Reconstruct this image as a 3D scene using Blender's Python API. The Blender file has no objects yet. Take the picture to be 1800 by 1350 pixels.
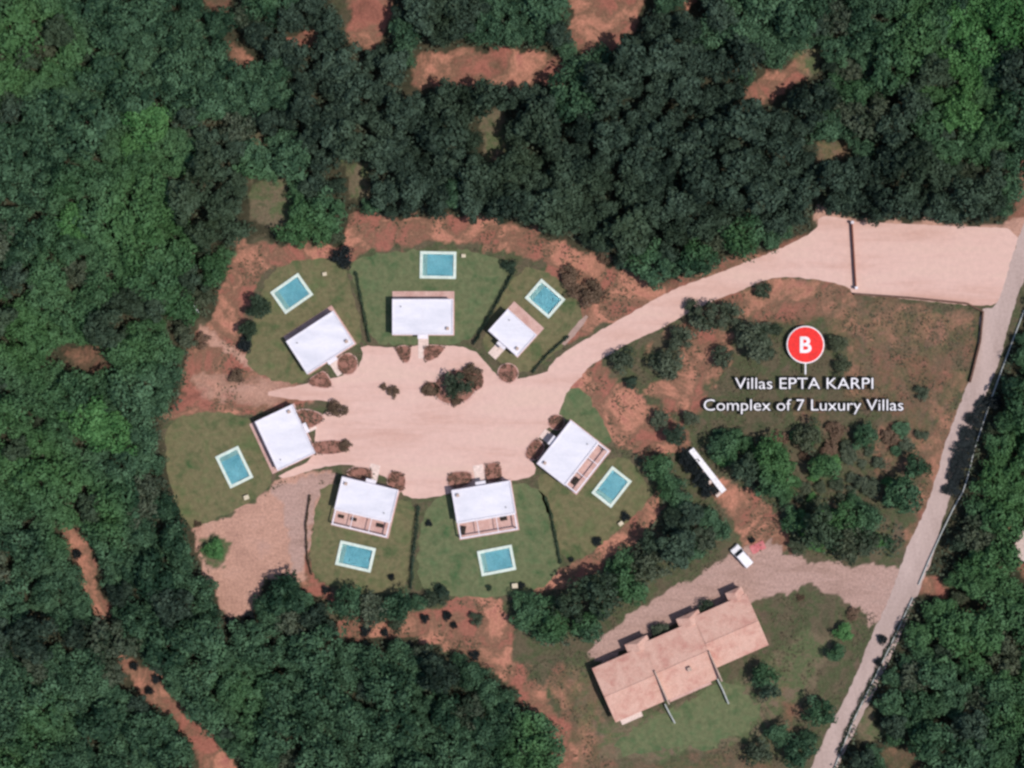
import bpy, bmesh, math, random
import numpy as np
from mathutils import Vector, noise as mnoise
from mathutils.geometry import tessellate_polygon

random.seed(7)
rng = np.random.default_rng(11)
S = bpy.context.scene
COL = S.collection

# ------------------------------------------------------------------ camera
H = 400.0
cam_d = bpy.data.cameras.new('camera')
cam = bpy.data.objects.new('camera', cam_d)
COL.objects.link(cam)
cam.location = (0, 0, H)
cam.rotation_euler = (0, 0, 0)
cam_d.sensor_width = 36
cam_d.lens = 36 * H / 180.0
cam_d.clip_end = 9000
S.camera = cam

# ------------------------------------------------------------------ sky, sun, exposure
SUN_EL, SUN_DIR = 66.0, (0.92, -0.39)            # sun stands towards +x, a little -y
w = bpy.data.worlds.new('World'); S.world = w; w.use_nodes = True
nt = w.node_tree; nt.nodes.clear()
sky = nt.nodes.new('ShaderNodeTexSky'); sky.sky_type = 'NISHITA'; sky.sun_disc = False
sky.sun_elevation = math.radians(SUN_EL)
sky.sun_rotation = math.atan2(SUN_DIR[0], SUN_DIR[1])
bg = nt.nodes.new('ShaderNodeBackground'); bg.inputs[1].default_value = 0.10
out = nt.nodes.new('ShaderNodeOutputWorld')
nt.links.new(sky.outputs[0], bg.inputs[0]); nt.links.new(bg.outputs[0], out.inputs[0])
sl = bpy.data.lights.new('sun', 'SUN'); sl.energy = 3.2; sl.angle = math.radians(0.5); sl.color = (1, 0.93, 0.88)
sun = bpy.data.objects.new('sun', sl); COL.objects.link(sun)
ce = math.cos(math.radians(SUN_EL)); n_ = math.hypot(*SUN_DIR)
sv = Vector((SUN_DIR[0] / n_ * ce, SUN_DIR[1] / n_ * ce, math.sin(math.radians(SUN_EL))))
sun.rotation_euler = sv.to_track_quat('Z', 'Y').to_euler()
sun.location = sv * 200
S.view_settings.view_transform = 'Standard'; S.view_settings.look = 'None'
S.view_settings.gamma = 1; S.view_settings.use_curve_mapping = False
S.view_settings.exposure = 0.10
S.render.engine = 'CYCLES'
S.cycles.use_denoising = True
S.cycles.max_bounces = 5
S.cycles.pixel_filter_type = 'BLACKMAN_HARRIS'
S.cycles.filter_width = 2.7

# ------------------------------------------------------------------ helpers
def P(px, py, z=0.0):
    """plan position of the map point (px, py), for a thing whose top is z above the ground"""
    k = 0.1 * (H - z) / H
    return ((px - 900) * k, (675 - py) * k)

def lin(c):
    return tuple((x / 12.92 if x <= 0.04045 else ((x + 0.055) / 1.055) ** 2.4) for x in (v / 255 for v in c)) + (1,)

def tag(o, label=None, cat=None, group=None, kind=None):
    if label: o['label'] = label
    if cat: o['category'] = cat
    if group: o['group'] = group
    if kind: o['kind'] = kind
    return o

def empty(name, loc, rz=0, label=None, cat=None, group=None):
    o = bpy.data.objects.new(name, None); COL.objects.link(o)
    o.empty_display_size = 0.3
    o.location = loc; o.rotation_euler = (0, 0, rz)
    return tag(o, label, cat, group)

class MB:
    def __init__(s): s.v = []; s.f = []
    def box(s, x0, x1, y0, y1, z0, z1, a=0, c=(0, 0)):
        b = len(s.v); ca, sa = math.cos(a), math.sin(a)
        for x, y, z in ((x0,y0,z0),(x1,y0,z0),(x1,y1,z0),(x0,y1,z0),(x0,y0,z1),(x1,y0,z1),(x1,y1,z1),(x0,y1,z1)):
            s.v.append((c[0] + x*ca - y*sa, c[1] + x*sa + y*ca, z))
        s.f += [tuple(b+i for i in q) for q in ((3,2,1,0),(4,5,6,7),(0,1,5,4),(1,2,6,5),(2,3,7,6),(3,0,4,7))]
        return s
    def ring(s, x0, x1, y0, y1, t, z0, z1):
        """rectangular ring as one closed solid: outer x0..x1, y0..y1, thickness t"""
        b = len(s.v)
        o = ((x0,y0),(x1,y0),(x1,y1),(x0,y1)); i = ((x0+t,y0+t),(x1-t,y0+t),(x1-t,y1-t),(x0+t,y1-t))
        for z in (z0, z1):
            s.v += [(x, y, z) for x, y in o] + [(x, y, z) for x, y in i]
        for k in range(4):
            j = (k+1) % 4
            s.f += [(b+k, b+j, b+8+j, b+8+k), (b+4+j, b+4+k, b+12+k, b+12+j), (b+8+k, b+8+j, b+12+j, b+12+k), (b+j, b+k, b+4+k, b+4+j)]
        return s
    def cyl(s, x, y, z0, z1, r0, r1, n=12, x1=None, y1=None):
        b = len(s.v); x1 = x if x1 is None else x1; y1 = y if y1 is None else y1
        for k in range(n):
            a = 2*math.pi*k/n
            s.v.append((x + r0*math.cos(a), y + r0*math.sin(a), z0))
        for k in range(n):
            a = 2*math.pi*k/n
            s.v.append((x1 + r1*math.cos(a), y1 + r1*math.sin(a), z1))
        s.f.append(tuple(b+k for k in reversed(range(n)))); s.f.append(tuple(b+n+k for k in range(n)))
        for k in range(n):
            j = (k+1) % n; s.f.append((b+k, b+j, b+n+j, b+n+k))
        return s
    def poly(s, pts, z0, z1):
        """prism over an arbitrary outline"""
        b = len(s.v); n = len(pts)
        ar = sum(pts[i][0]*pts[(i+1)%n][1]-pts[(i+1)%n][0]*pts[i][1] for i in range(n))
        if ar < 0: pts = pts[::-1]
        s.v += [(x, y, z0) for x, y in pts] + [(x, y, z1) for x, y in pts]
        for t in tessellate_polygon([[Vector((x, y, 0)) for x, y in pts]]):
            p, q, r = t
            c = (pts[q][0]-pts[p][0])*(pts[r][1]-pts[p][1])-(pts[q][1]-pts[p][1])*(pts[r][0]-pts[p][0])
            if c < 0: q, r = r, q
            s.f += [(b+n+p, b+n+q, b+n+r), (b+p, b+r, b+q)]
        for k in range(n):
            j = (k+1) % n; s.f.append((b+k, b+j, b+n+j, b+n+k))
        return s
    def build(s, name, m, parent=None, bevel=0):
        me = bpy.data.meshes.new(name); me.from_pydata(s.v, [], s.f); me.update()
        me.materials.append(m)
        o = bpy.data.objects.new(name, me); COL.objects.link(o); o.parent = parent
        if bevel:
            b = o.modifiers.new('bevel', 'BEVEL'); b.width = bevel; b.segments = 2; b.limit_method = 'ANGLE'
        return o

# ------------------------------------------------------------------ materials
def base_mat(name, rough=0.85, spec=0.2):
    m = bpy.data.materials.new(name); m.use_nodes = True
    t = m.node_tree; b = t.nodes['Principled BSDF']
    b.inputs['Roughness'].default_value = rough
    b.inputs['Specular IOR Level'].default_value = spec
    return m, t, b

def ramp(t, src, stops):
    r = t.nodes.new('ShaderNodeValToRGB'); e = r.color_ramp.elements
    while len(e) > 1: e.remove(e[-1])
    e[0].position = stops[0][0]; e[0].color = stops[0][1]
    for p, c in stops[1:]:
        x = e.new(p); x.color = c
    t.links.new(src, r.inputs[0]); return r.outputs[0]

def geo(t):
    return t.nodes.new('ShaderNodeNewGeometry').outputs['Position']

def nz(t, vec, scale, detail=5, rough=0.6, dist=0.0, stretch=None):
    n = t.nodes.new('ShaderNodeTexNoise'); n.inputs['Scale'].default_value = scale
    n.inputs['Detail'].default_value = detail; n.inputs['Roughness'].default_value = rough
    n.inputs['Distortion'].default_value = dist
    if stretch:
        mp = t.nodes.new('ShaderNodeMapping'); mp.inputs['Scale'].default_value = stretch[:3]
        mp.inputs['Rotation'].default_value = (0, 0, stretch[3])
        t.links.new(vec, mp.inputs[0]); vec = mp.outputs[0]
    t.links.new(vec, n.inputs['Vector']); return n.outputs['Fac']

def mix(t, f, a, b, mode='MIX'):
    m = t.nodes.new('ShaderNodeMix'); m.data_type = 'RGBA'; m.blend_type = mode
    for i, v in ((0, f), (6, a), (7, b)):
        if hasattr(v, 'is_output'): t.links.new(v, m.inputs[i])
        else: m.inputs[i].default_value = v
    return m.outputs[2]

def mth(t, op, a, b=0.5, clamp=False):
    m = t.nodes.new('ShaderNodeMath'); m.operation = op; m.use_clamp = clamp
    for i, v in ((0, a), (1, b)):
        if hasattr(v, 'is_output'): t.links.new(v, m.inputs[i])
        else: m.inputs[i].default_value = v
    return m.outputs[0]

def bump(t, b, h, strength=0.5, dist=0.2):
    n = t.nodes.new('ShaderNodeBump'); n.inputs['Strength'].default_value = strength; n.inputs['Distance'].default_value = dist
    t.links.new(h, n.inputs['Height']); t.links.new(n.outputs[0], b.inputs['Normal'])

def sc(c, k): return (c[0]*k, c[1]*k, c[2]*k, 1)

def noisy(name, c1, c2, scale=0.6, fine=6.0, rough=0.85, bmp=0.3, c3=None, stretch=None, spec=0.2, grain=0.2):
    """two or three tone surface: broad patches, fine grain and a little relief"""
    m, t, b = base_mat(name, rough, spec); g = geo(t)
    a = nz(t, g, scale, 6, 0.65, 0.3, stretch)
    f = nz(t, g, fine, 3, 0.7)
    stops = [(0.32, c1), (0.68, c2)] if c3 is None else [(0.3, c1), (0.5, c2), (0.72, c3)]
    col = ramp(t, a, stops)
    fr = ramp(t, f, [(0.3, (1-grain, 1-grain, 1-grain, 1)), (0.7, (1+grain, 1+grain, 1+grain, 1))])
    t.links.new(mix(t, 1.0, col, fr, 'MULTIPLY'), b.inputs['Base Color'])
    if bmp: bump(t, b, f, bmp, 0.1)
    return m

SOIL = (0.330, 0.120, 0.088, 1)
M = {}
M['paving'] = noisy('pink_paving', (0.545, 0.335, 0.275, 1), (0.63, 0.42, 0.36, 1), 0.10, 1.0, 0.8, 0.0, c3=(0.62, 0.435, 0.355, 1), grain=0.06, stretch=(0.35, 2.2, 1, 0.12))
M['road'] = noisy('worn_road', (0.38, 0.285, 0.255, 1), (0.50, 0.385, 0.35, 1), 0.25, 2.0, 0.85, 0.1, grain=0.1, stretch=(1, 0.25, 1, 0.35))
M['lawn'] = noisy('lawn_grass', (0.052, 0.092, 0.034, 1), (0.155, 0.136, 0.070, 1), 0.25, 1.2, 0.9, 0.3, c3=(0.088, 0.122, 0.048, 1))
M['lawn_green'] = noisy('green_lawn_grass', (0.044, 0.100, 0.038, 1), (0.132, 0.145, 0.072, 1), 0.25, 1.2, 0.9, 0.3, c3=(0.070, 0.125, 0.052, 1))
M['gravel'] = noisy('pale_gravel', (0.30, 0.21, 0.175, 1), (0.43, 0.295, 0.25, 1), 0.3, 3.0, 0.9, 0.2, grain=0.12)
M['path'] = noisy('path_slabs', (0.64, 0.49, 0.43, 1), (0.74, 0.60, 0.54, 1), 0.5, 3.0, 0.7, 0.1)
M['white'] = noisy('white_render', (0.66, 0.63, 0.68, 1), (0.76, 0.73, 0.78, 1), 0.5, 5.0, 0.7, 0.05)
M['roofwhite'] = noisy('white_roof_screed', (0.60, 0.60, 0.66, 1), (0.78, 0.76, 0.81, 1), 0.3, 2.0, 0.75, 0.0, stretch=(0.4, 1.2, 1, 0.4), grain=0.03)
M['terrace'] = noisy('terrace_tiles', (0.47, 0.27, 0.235, 1), (0.62, 0.42, 0.37, 1), 0.7, 5.0, 0.7, 0.1)
M['coping'] = noisy('pale_pool_coping', (0.54, 0.63, 0.56, 1), (0.66, 0.74, 0.66, 1), 0.8, 5.0, 0.6, 0.1)
M['pooltile'] = noisy('pool_tiles', (0.24, 0.50, 0.57, 1), (0.46, 0.72, 0.76, 1), 0.30, 3, 0.4, 0)
M['bark'] = noisy('tree_bark', (0.05, 0.035, 0.025, 1), (0.11, 0.08, 0.06, 1), 2.0, 12, 0.9, 0.6)
M['bedsoil'] = noisy('bed_soil', (0.20, 0.095, 0.07, 1), (0.36, 0.18, 0.14, 1), 0.9, 5, 0.95, 0.3)
M['tanwall'] = noisy('tan_render', (0.42, 0.30, 0.24, 1), (0.52, 0.39, 0.32, 1), 0.5, 5, 0.85, 0.1)
M['darkwood'] = noisy('brown_timber', (0.09, 0.035, 0.022, 1), (0.15, 0.06, 0.04, 1), 1.5, 8, 0.7, 0.2)
M['pinkcloth'] = noisy('reddish_pink_cloth', (0.46, 0.11, 0.12, 1), (0.60, 0.22, 0.22, 1), 1.5, 6, 0.9, 0.2)
M['gatewood'] = noisy('reddish_gate_boards', (0.20, 0.075, 0.05, 1), (0.28, 0.11, 0.075, 1), 1.5, 8, 0.7, 0.2)
M['wicker'] = noisy('dark_wicker', (0.02, 0.016, 0.014, 1), (0.045, 0.036, 0.03, 1), 4, 20, 0.7, 0.3)
M['cushion'] = noisy('cream_cushion', (0.45, 0.40, 0.34, 1), (0.55, 0.5, 0.44, 1), 4, 20, 0.9, 0.1)
M['concrete'] = noisy('pale_concrete', (0.36, 0.39, 0.38, 1), (0.50, 0.52, 0.50, 1), 0.8, 6, 0.85, 0.2)
M['stone'] = noisy('brown_stone_wall', (0.10, 0.055, 0.04, 1), (0.19, 0.11, 0.08, 1), 1.2, 6, 0.95, 0.6)
M['palebox'] = noisy('pale_plaster', (0.55, 0.47, 0.33, 1), (0.66, 0.58, 0.44, 1), 1.5, 6, 0.8, 0.1)
M['metal'] = noisy('grey_metal', (0.2, 0.2, 0.21, 1), (0.3, 0.3, 0.31, 1), 3, 10, 0.4, 0.0, spec=0.5)
M['red'] = noisy('red_enamel', (0.72, 0.012, 0.010, 1), (0.78, 0.016, 0.014, 1), 0.3, 2, 0.5, 0)
M['signwhite'] = noisy('white_enamel', (0.78, 0.76, 0.78, 1), (0.82, 0.80, 0.82, 1), 0.3, 2, 0.5, 0)
M['black'] = noisy('black_enamel', (0.006, 0.007, 0.006, 1), (0.01, 0.011, 0.01, 1), 0.3, 2, 0.8, 0)
m, t, b = base_mat('dark_glass', 0.08, 0.5); b.inputs['Base Color'].default_value = (0.02, 0.03, 0.04, 1); M['glass'] = m
# pool water: a thin clear tinted surface over a tiled basin
m, t, b = base_mat('pool_water', 0.05, 0.5)
b.inputs['Base Color'].default_value = (0.70, 0.90, 0.93, 1); b.inputs['Transmission Weight'].default_value = 1.0
b.inputs['IOR'].default_value = 1.33
bump(t, b, nz(t, geo(t), 1.6, 3, 0.5, 0.8), 0.12, 0.1); M['water'] = m
# terracotta tiles with courses
m, t, b = base_mat('terracotta_tiles', 0.85); g = t.nodes.new('ShaderNodeTexCoord').outputs['Object']
wv = t.nodes.new('ShaderNodeTexWave'); wv.wave_type = 'BANDS'; wv.bands_direction = 'X'; wv.inputs['Scale'].default_value = 1.4
wv.inputs['Distortion'].default_value = 0.4; t.links.new(g, wv.inputs[0])
pat = ramp(t, nz(t, g, 0.45, 6, 0.7, 0.4), [(0.3, (0.50, 0.225, 0.185, 1)), (0.45, (0.60, 0.35, 0.28, 1)), (0.6, (0.66, 0.42, 0.34, 1)), (0.75, (0.56, 0.29, 0.245, 1))])
gr = ramp(t, nz(t, g, 5, 3, 0.7), [(0.3, (0.8, 0.8, 0.8, 1)), (0.7, (1.15, 1.15, 1.15, 1))])
c = mix(t, 1.0, pat, gr, 'MULTIPLY'); c = mix(t, 1.0, c, ramp(t, wv.outputs['Fac'], [(0.0, (0.82, 0.8, 0.78, 1)), (0.6, (1.05, 1.05, 1.05, 1))]), 'MULTIPLY')
t.links.new(c, b.inputs['Base Color']); bump(t, b, wv.outputs['Fac'], 0.35, 0.08); M['tiles'] = m

def leaf_mat(name, dark, lite, warm, wamt=0.25):
    """foliage: per-leaf tone from the mesh, per-tree tone from the object's random number"""
    m, t, b = base_mat(name, 0.7, 0.15)
    at = t.nodes.new('ShaderNodeAttribute'); at.attribute_name = 'tone'
    oi = t.nodes.new('ShaderNodeObjectInfo')
    v = mth(t, 'ADD', mth(t, 'MULTIPLY', at.outputs['Fac'], 0.65), mth(t, 'MULTIPLY', oi.outputs['Random'], 0.35))
    big = nz(t, geo(t), 0.045, 3, 0.5)
    v = mth(t, 'ADD', v, mth(t, 'MULTIPLY', mth(t, 'SUBTRACT', big, 0.5), 0.9))
    c = ramp(t, v, [(0.1, dark), (0.9, lite)])
    big2 = nz(t, geo(t), 0.03, 2, 0.5, 0.5)
    f = mth(t, 'MULTIPLY', ramp(t, big2, [(0.50, (0, 0, 0, 1)), (0.66, (1, 1, 1, 1))]), wamt)
    c = mix(t, f, c, warm)
    t.links.new(c, b.inputs['Base Color'])
    return m
M['leaf_green'] = leaf_mat('green_leaves', (0.011, 0.034, 0.018, 1), (0.080, 0.158, 0.084, 1), (0.070, 0.165, 0.050, 1), 0.6)
M['leaf_dark'] = leaf_mat('dark_needles', (0.010, 0.021, 0.014, 1), (0.060, 0.098, 0.066, 1), (0.055, 0.085, 0.04, 1), 0.5)
M['leaf_olive'] = leaf_mat('olive_leaves', (0.024, 0.042, 0.024, 1), (0.105, 0.130, 0.085, 1), (0.08, 0.09, 0.045, 1), 0.4)
M['leaf_bright'] = leaf_mat('bright_leaves', (0.032, 0.100, 0.028, 1), (0.105, 0.245, 0.085, 1), (0.08, 0.16, 0.05, 1), 0.3)
M['leaf_brown'] = leaf_mat('russet_leaves', (0.055, 0.042, 0.026, 1), (0.19, 0.125, 0.085, 1), (0.16, 0.09, 0.06, 1), 0.4)
M['weed'] = leaf_mat('dry_weeds', (0.045, 0.055, 0.028, 1), (0.150, 0.125, 0.080, 1), (0.14, 0.10, 0.06, 1), 0.5)
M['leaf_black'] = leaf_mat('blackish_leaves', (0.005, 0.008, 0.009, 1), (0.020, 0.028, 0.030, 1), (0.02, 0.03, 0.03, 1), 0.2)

# ------------------------------------------------------------------ map polygons (plan outlines)
def in_poly(poly, X, Y):
    p = np.array(poly, float); n = len(p); ins = np.zeros(X.shape, bool)
    j = n - 1
    for i in range(n):
        xi, yi = p[i]; xj, yj = p[j]
        c = ((yi > Y) != (yj > Y)) & (X < (xj - xi) * (Y - yi) / ((yj - yi) or 1e-9) + xi)
        ins ^= c; j = i
    return ins

def sdist(poly, X, Y):
    """signed distance in map units, positive inside"""
    p = np.array(poly, float); n = len(p); d = np.full(X.shape, 1e9)
    for i in range(n):
        a = p[i]; e = p[(i+1) % n] - a
        L = e @ e + 1e-9
        tt = np.clip(((X - a[0]) * e[0] + (Y - a[1]) * e[1]) / L, 0, 1)
        d = np.minimum(d, np.hypot(X - a[0] - tt * e[0], Y - a[1] - tt * e[1]))
    return np.where(in_poly(poly, X, Y), d, -d)

OPEN_MAIN = [(612,375),(690,384),(770,380),(880,386),(960,412),(1040,445),(1100,478),(1160,510),(1240,478),(1330,445),(1425,410),
  (1438,372),(1480,378),(1520,388),(1650,394),(1770,392),(1800,330),(1850,180),(1960,180),(1900,400),(1795,570),(1765,640),(1738,720),
  (1708,810),(1692,870),(1662,925),(1632,1000),(1602,1060),(1562,1150),(1512,1250),(1468,1345),(1430,1460),(1000,1460),(985,1300),(955,1255),
  (880,1195),(830,1160),(760,1135),(690,1122),(600,1125),(583,1092),(560,1065),(535,1035),(500,1015),(468,1030),(450,1085),(400,1092),(385,1060),
  (352,990),(330,930),(300,870),(285,790),(280,735),(325,712),(318,665),(330,640),(352,600),(335,560),(370,565),(388,520),(412,460),
  (420,420),(470,405),(485,430),(560,425),(605,430)]
BLOCKS = [  # wooded blocks inside the opening
 [(1105,800),(1150,785),(1175,800),(1215,865),(1262,905),(1290,935),(1270,965),(1200,1003),(1110,1058),(1035,1125),(975,1150),(900,1100),(890,1050),(980,1040),(1060,990),(1130,945),(1165,890),(1140,840)],
 [(550,1045),(600,1030),(640,1045),(700,1048),(790,1040),(800,1060),(740,1075),(690,1098),(640,1090),(590,1080)],
 [(1380,905),(1440,870),(1520,880),(1560,905),(1600,930),(1585,985),(1500,985),(1420,970),(1385,950)],
 [(1240,770),(1290,765),(1390,775),(1400,830),(1370,900),(1320,870),(1265,810)],
]
SMALL_OPEN = [  # (outline, red soil, grass)
 ([(612,-40),(695,-40),(692,25),(655,90),(612,88)],1,0), ([(735,95),(800,84),(905,84),(980,96),(1000,130),(985,152),(860,152),(765,155),(712,160),(720,140)],1,.35),
 ([(1000,-40),(1150,-40),(1115,60),(1065,88),(1008,92)],1,.3), ([(1305,158),(1345,122),(1412,100),(1424,130),(1382,172),(1325,192)],1,0),
 ([(1440,250),(1485,236),(1508,268),(1460,292),(1430,285)],.5,.7), ([(838,205),(880,200),(894,262),(860,284),(846,250)],.1,1),
 ([(440,312),(508,318),(515,390),(470,408),(432,385)],.1,1), ([(600,282),(650,290),(655,352),(612,356)],.1,1), ([(437,228),(480,256),(470,272),(430,255)],.1,1),
 ([(112,925),(150,935),(166,995),(196,1080),(172,1096),(128,1000)],1,.1), ([(212,1152),(256,1160),(302,1222),(352,1270),(402,1330),(450,1430),(375,1430),(338,1310),(288,1250),(218,1200)],1,.1),
 ([(100,600),(160,605),(205,622),(190,662),(118,655)],.5,.3), ([(1762,940),(1850,880),(1900,1000),(1800,1030)],.8,.2), ([(1610,1008),(1660,1020),(1690,1035),(1668,1056),(1605,1050)],.9,.1),
 ([(1690,1062),(1720,1060),(1725,1088),(1695,1090)],.4,.5), ([(1555,1322),(1600,1300),(1635,1330),(1630,1400),(1570,1400)],.5,.5), ([(497,62),(556,55),(562,80),(510,86)],1,.1),
 ([(392,60),(430,80),(455,112),(432,118),(398,88)],.8,.2), ([(315,-40),(425,-40),(402,22),(360,14)],.6,.4), ([(1195,-40),(1228,-40),(1215,35),(1200,30)],1,0),
 ([(640,20),(600,-40),(590,-10),(600,60)],.2,.4), ([(1390,100),(1440,70),(1450,110),(1420,140)],0,1), ([(1500,1260),(1540,1245),(1560,1290),(1520,1320)],0,1),
]
def noise_grid(X, Y, s, seed):
    return np.array([mnoise.noise(Vector((x * s, y * s, seed))) for x, y in zip(X.ravel(), Y.ravel())]).reshape(X.shape)

# zones of the natural ground: (outline, kind, strength, softness)
ZONES = [
 (OPEN_MAIN, 'grass', .55, 14),
 ([(612,370),(690,380),(880,384),(960,412),(1040,445),(1110,482),(1170,515),(1100,560),(1000,600),(960,470),(900,440),(800,425),(700,430),(640,450),(480,470),(440,520),(420,600),(455,640),(520,670),(560,705),(440,735),(350,725),(285,735),(318,700),(330,600),(372,560),(412,450),(420,415),(480,430),(600,430)], 'soil', 1, 10),
 ([(990,645),(1050,645),(1120,685),(1195,740),(1215,790),(1150,815),(1080,792),(1015,735)], 'soil', 1, 8),
 ([(1195,590),(1240,570),(1290,585),(1290,640),(1240,690),(1225,745),(1190,730),(1150,700),(1120,690),(1200,650)], 'soil', .85, 14),
 ([(1290,500),(1500,470),(1500,540),(1400,570),(1300,560),(1200,590),(1160,600),(1120,620)], 'soil', .65, 22),
 ([(1420,520),(1560,520),(1725,555),(1700,680),(1640,760),(1480,700),(1490,620)], 'soil', .42, 25), ([(1540,740),(1650,740),(1650,850),(1540,840)], 'soil', .45, 25), ([(1450,540),(1560,540),(1560,600),(1450,620)], 'soil', .35, 30),
 ([(1235,825),(1275,840),(1335,880),(1392,915),(1392,975),(1310,990),(1305,935),(1262,880)], 'soil', 1, 7),
 ([(1640,740),(1700,700),(1670,820),(1620,960),(1590,960)], 'soil', .6, 12),
 ([(1380,690),(1460,700),(1450,760),(1400,740)], 'soil', .35, 15),
 ([(540,860),(560,850),(545,960),(550,1025),(600,1040),(590,1070),(540,1050),(525,1020),(528,960)], 'soil', .95, 8),
 ([(980,1000),(1080,945),(1130,890),(1160,865),(1170,890),(1130,950),(1060,995),(960,1050),(900,1050)], 'soil', .9, 9),
 ([(583,1090),(640,1088),(700,1080),(790,1055),(880,1050),(900,1100),(905,1150),(960,1220),(1000,1290),(1020,1370),(985,1370),(940,1250),(870,1180),(800,1140),(700,1120),(600,1128)], 'soil', 1, 9),
 ([(960,1170),(1040,1160),(1070,1260),(1090,1350),(1000,1460),(985,1290)], 'soil', .5, 20),
 ([(1350,1200),(1400,1190),(1410,1260),(1385,1290),(1350,1240)], 'soil', .5, 14), ([(1100,1290),(1350,1300),(1400,1460),(1050,1460)], 'soil', .3, 30),
 ([(1060,1275),(1170,1240),(1260,1200),(1350,1160),(1420,1100),(1480,1120),(1440,1200),(1340,1290),(1200,1330),(1050,1340)], 'grass', .9, 20),
 ([(1000,1160),(1040,1150),(1080,1290),(1020,1290)], 'grass', .7, 12),
 ([(330,930),(400,905),(480,860),(500,835),(560,825),(600,815),(560,900),(545,960),(530,1020),(468,1020),(450,1085),(400,1092),(385,1060),(352,990)], 'pale', .95, 7),
 ([(1030,1160),(1060,1112),(1110,1072),(1200,1022),(1290,978),(1320,955),(1375,960),(1400,985),(1500,1000),(1600,998),(1570,1090),(1530,1105),(1512,1065),(1430,1035),(1330,1048),(1300,1062),(1240,1080),(1190,1100),(1140,1122),(1060,1165)], 'track', 1, 7),
 ([(1435,368),(1480,375),(1520,385),(1650,392),(1800,392),(1800,420),(1500,420),(1440,430)], 'pale', .8, 6),
 ([(1150,505),(1240,475),(1330,440),(1440,400),(1440,430),(1330,470),(1200,525),(1100,570)], 'soil', .6, 8),
 ([(1780,330),(1830,200),(1860,200),(1800,420),(1770,420)], 'soil', .6, 8),
 ([(340,945),(385,940),(405,960),(395,990),(360,990),(352,965)], 'grass', 1, 5),
 ([(340,660),(420,655),(520,676),(565,706),(450,714),(345,702)], 'pale', .55, 14), ([(345,566),(372,582),(455,640),(445,652),(360,604)], 'pale', .8, 6), ([(380,684),(470,676),(560,690),(470,704)], 'pale', .7, 8), ([(415,640),(450,650),(450,672),(400,668)], 'grass', .5, 10),
 ([(478,862),(520,846),(600,820),(628,822),(575,850),(556,880),(545,930),(536,990),(515,1000),(500,940),(505,890)], 'track', .9, 9),
 ([(500,835),(620,815),(560,830),(500,860),(440,890)], 'soil', .4, 8),
]
for o_, s_, g_ in SMALL_OPEN:
    if s_: ZONES.append((o_, 'soil', s_ * 0.9, 8))
    if g_: ZONES.append((o_, 'grass', g_ * 0.9, 10))

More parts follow.
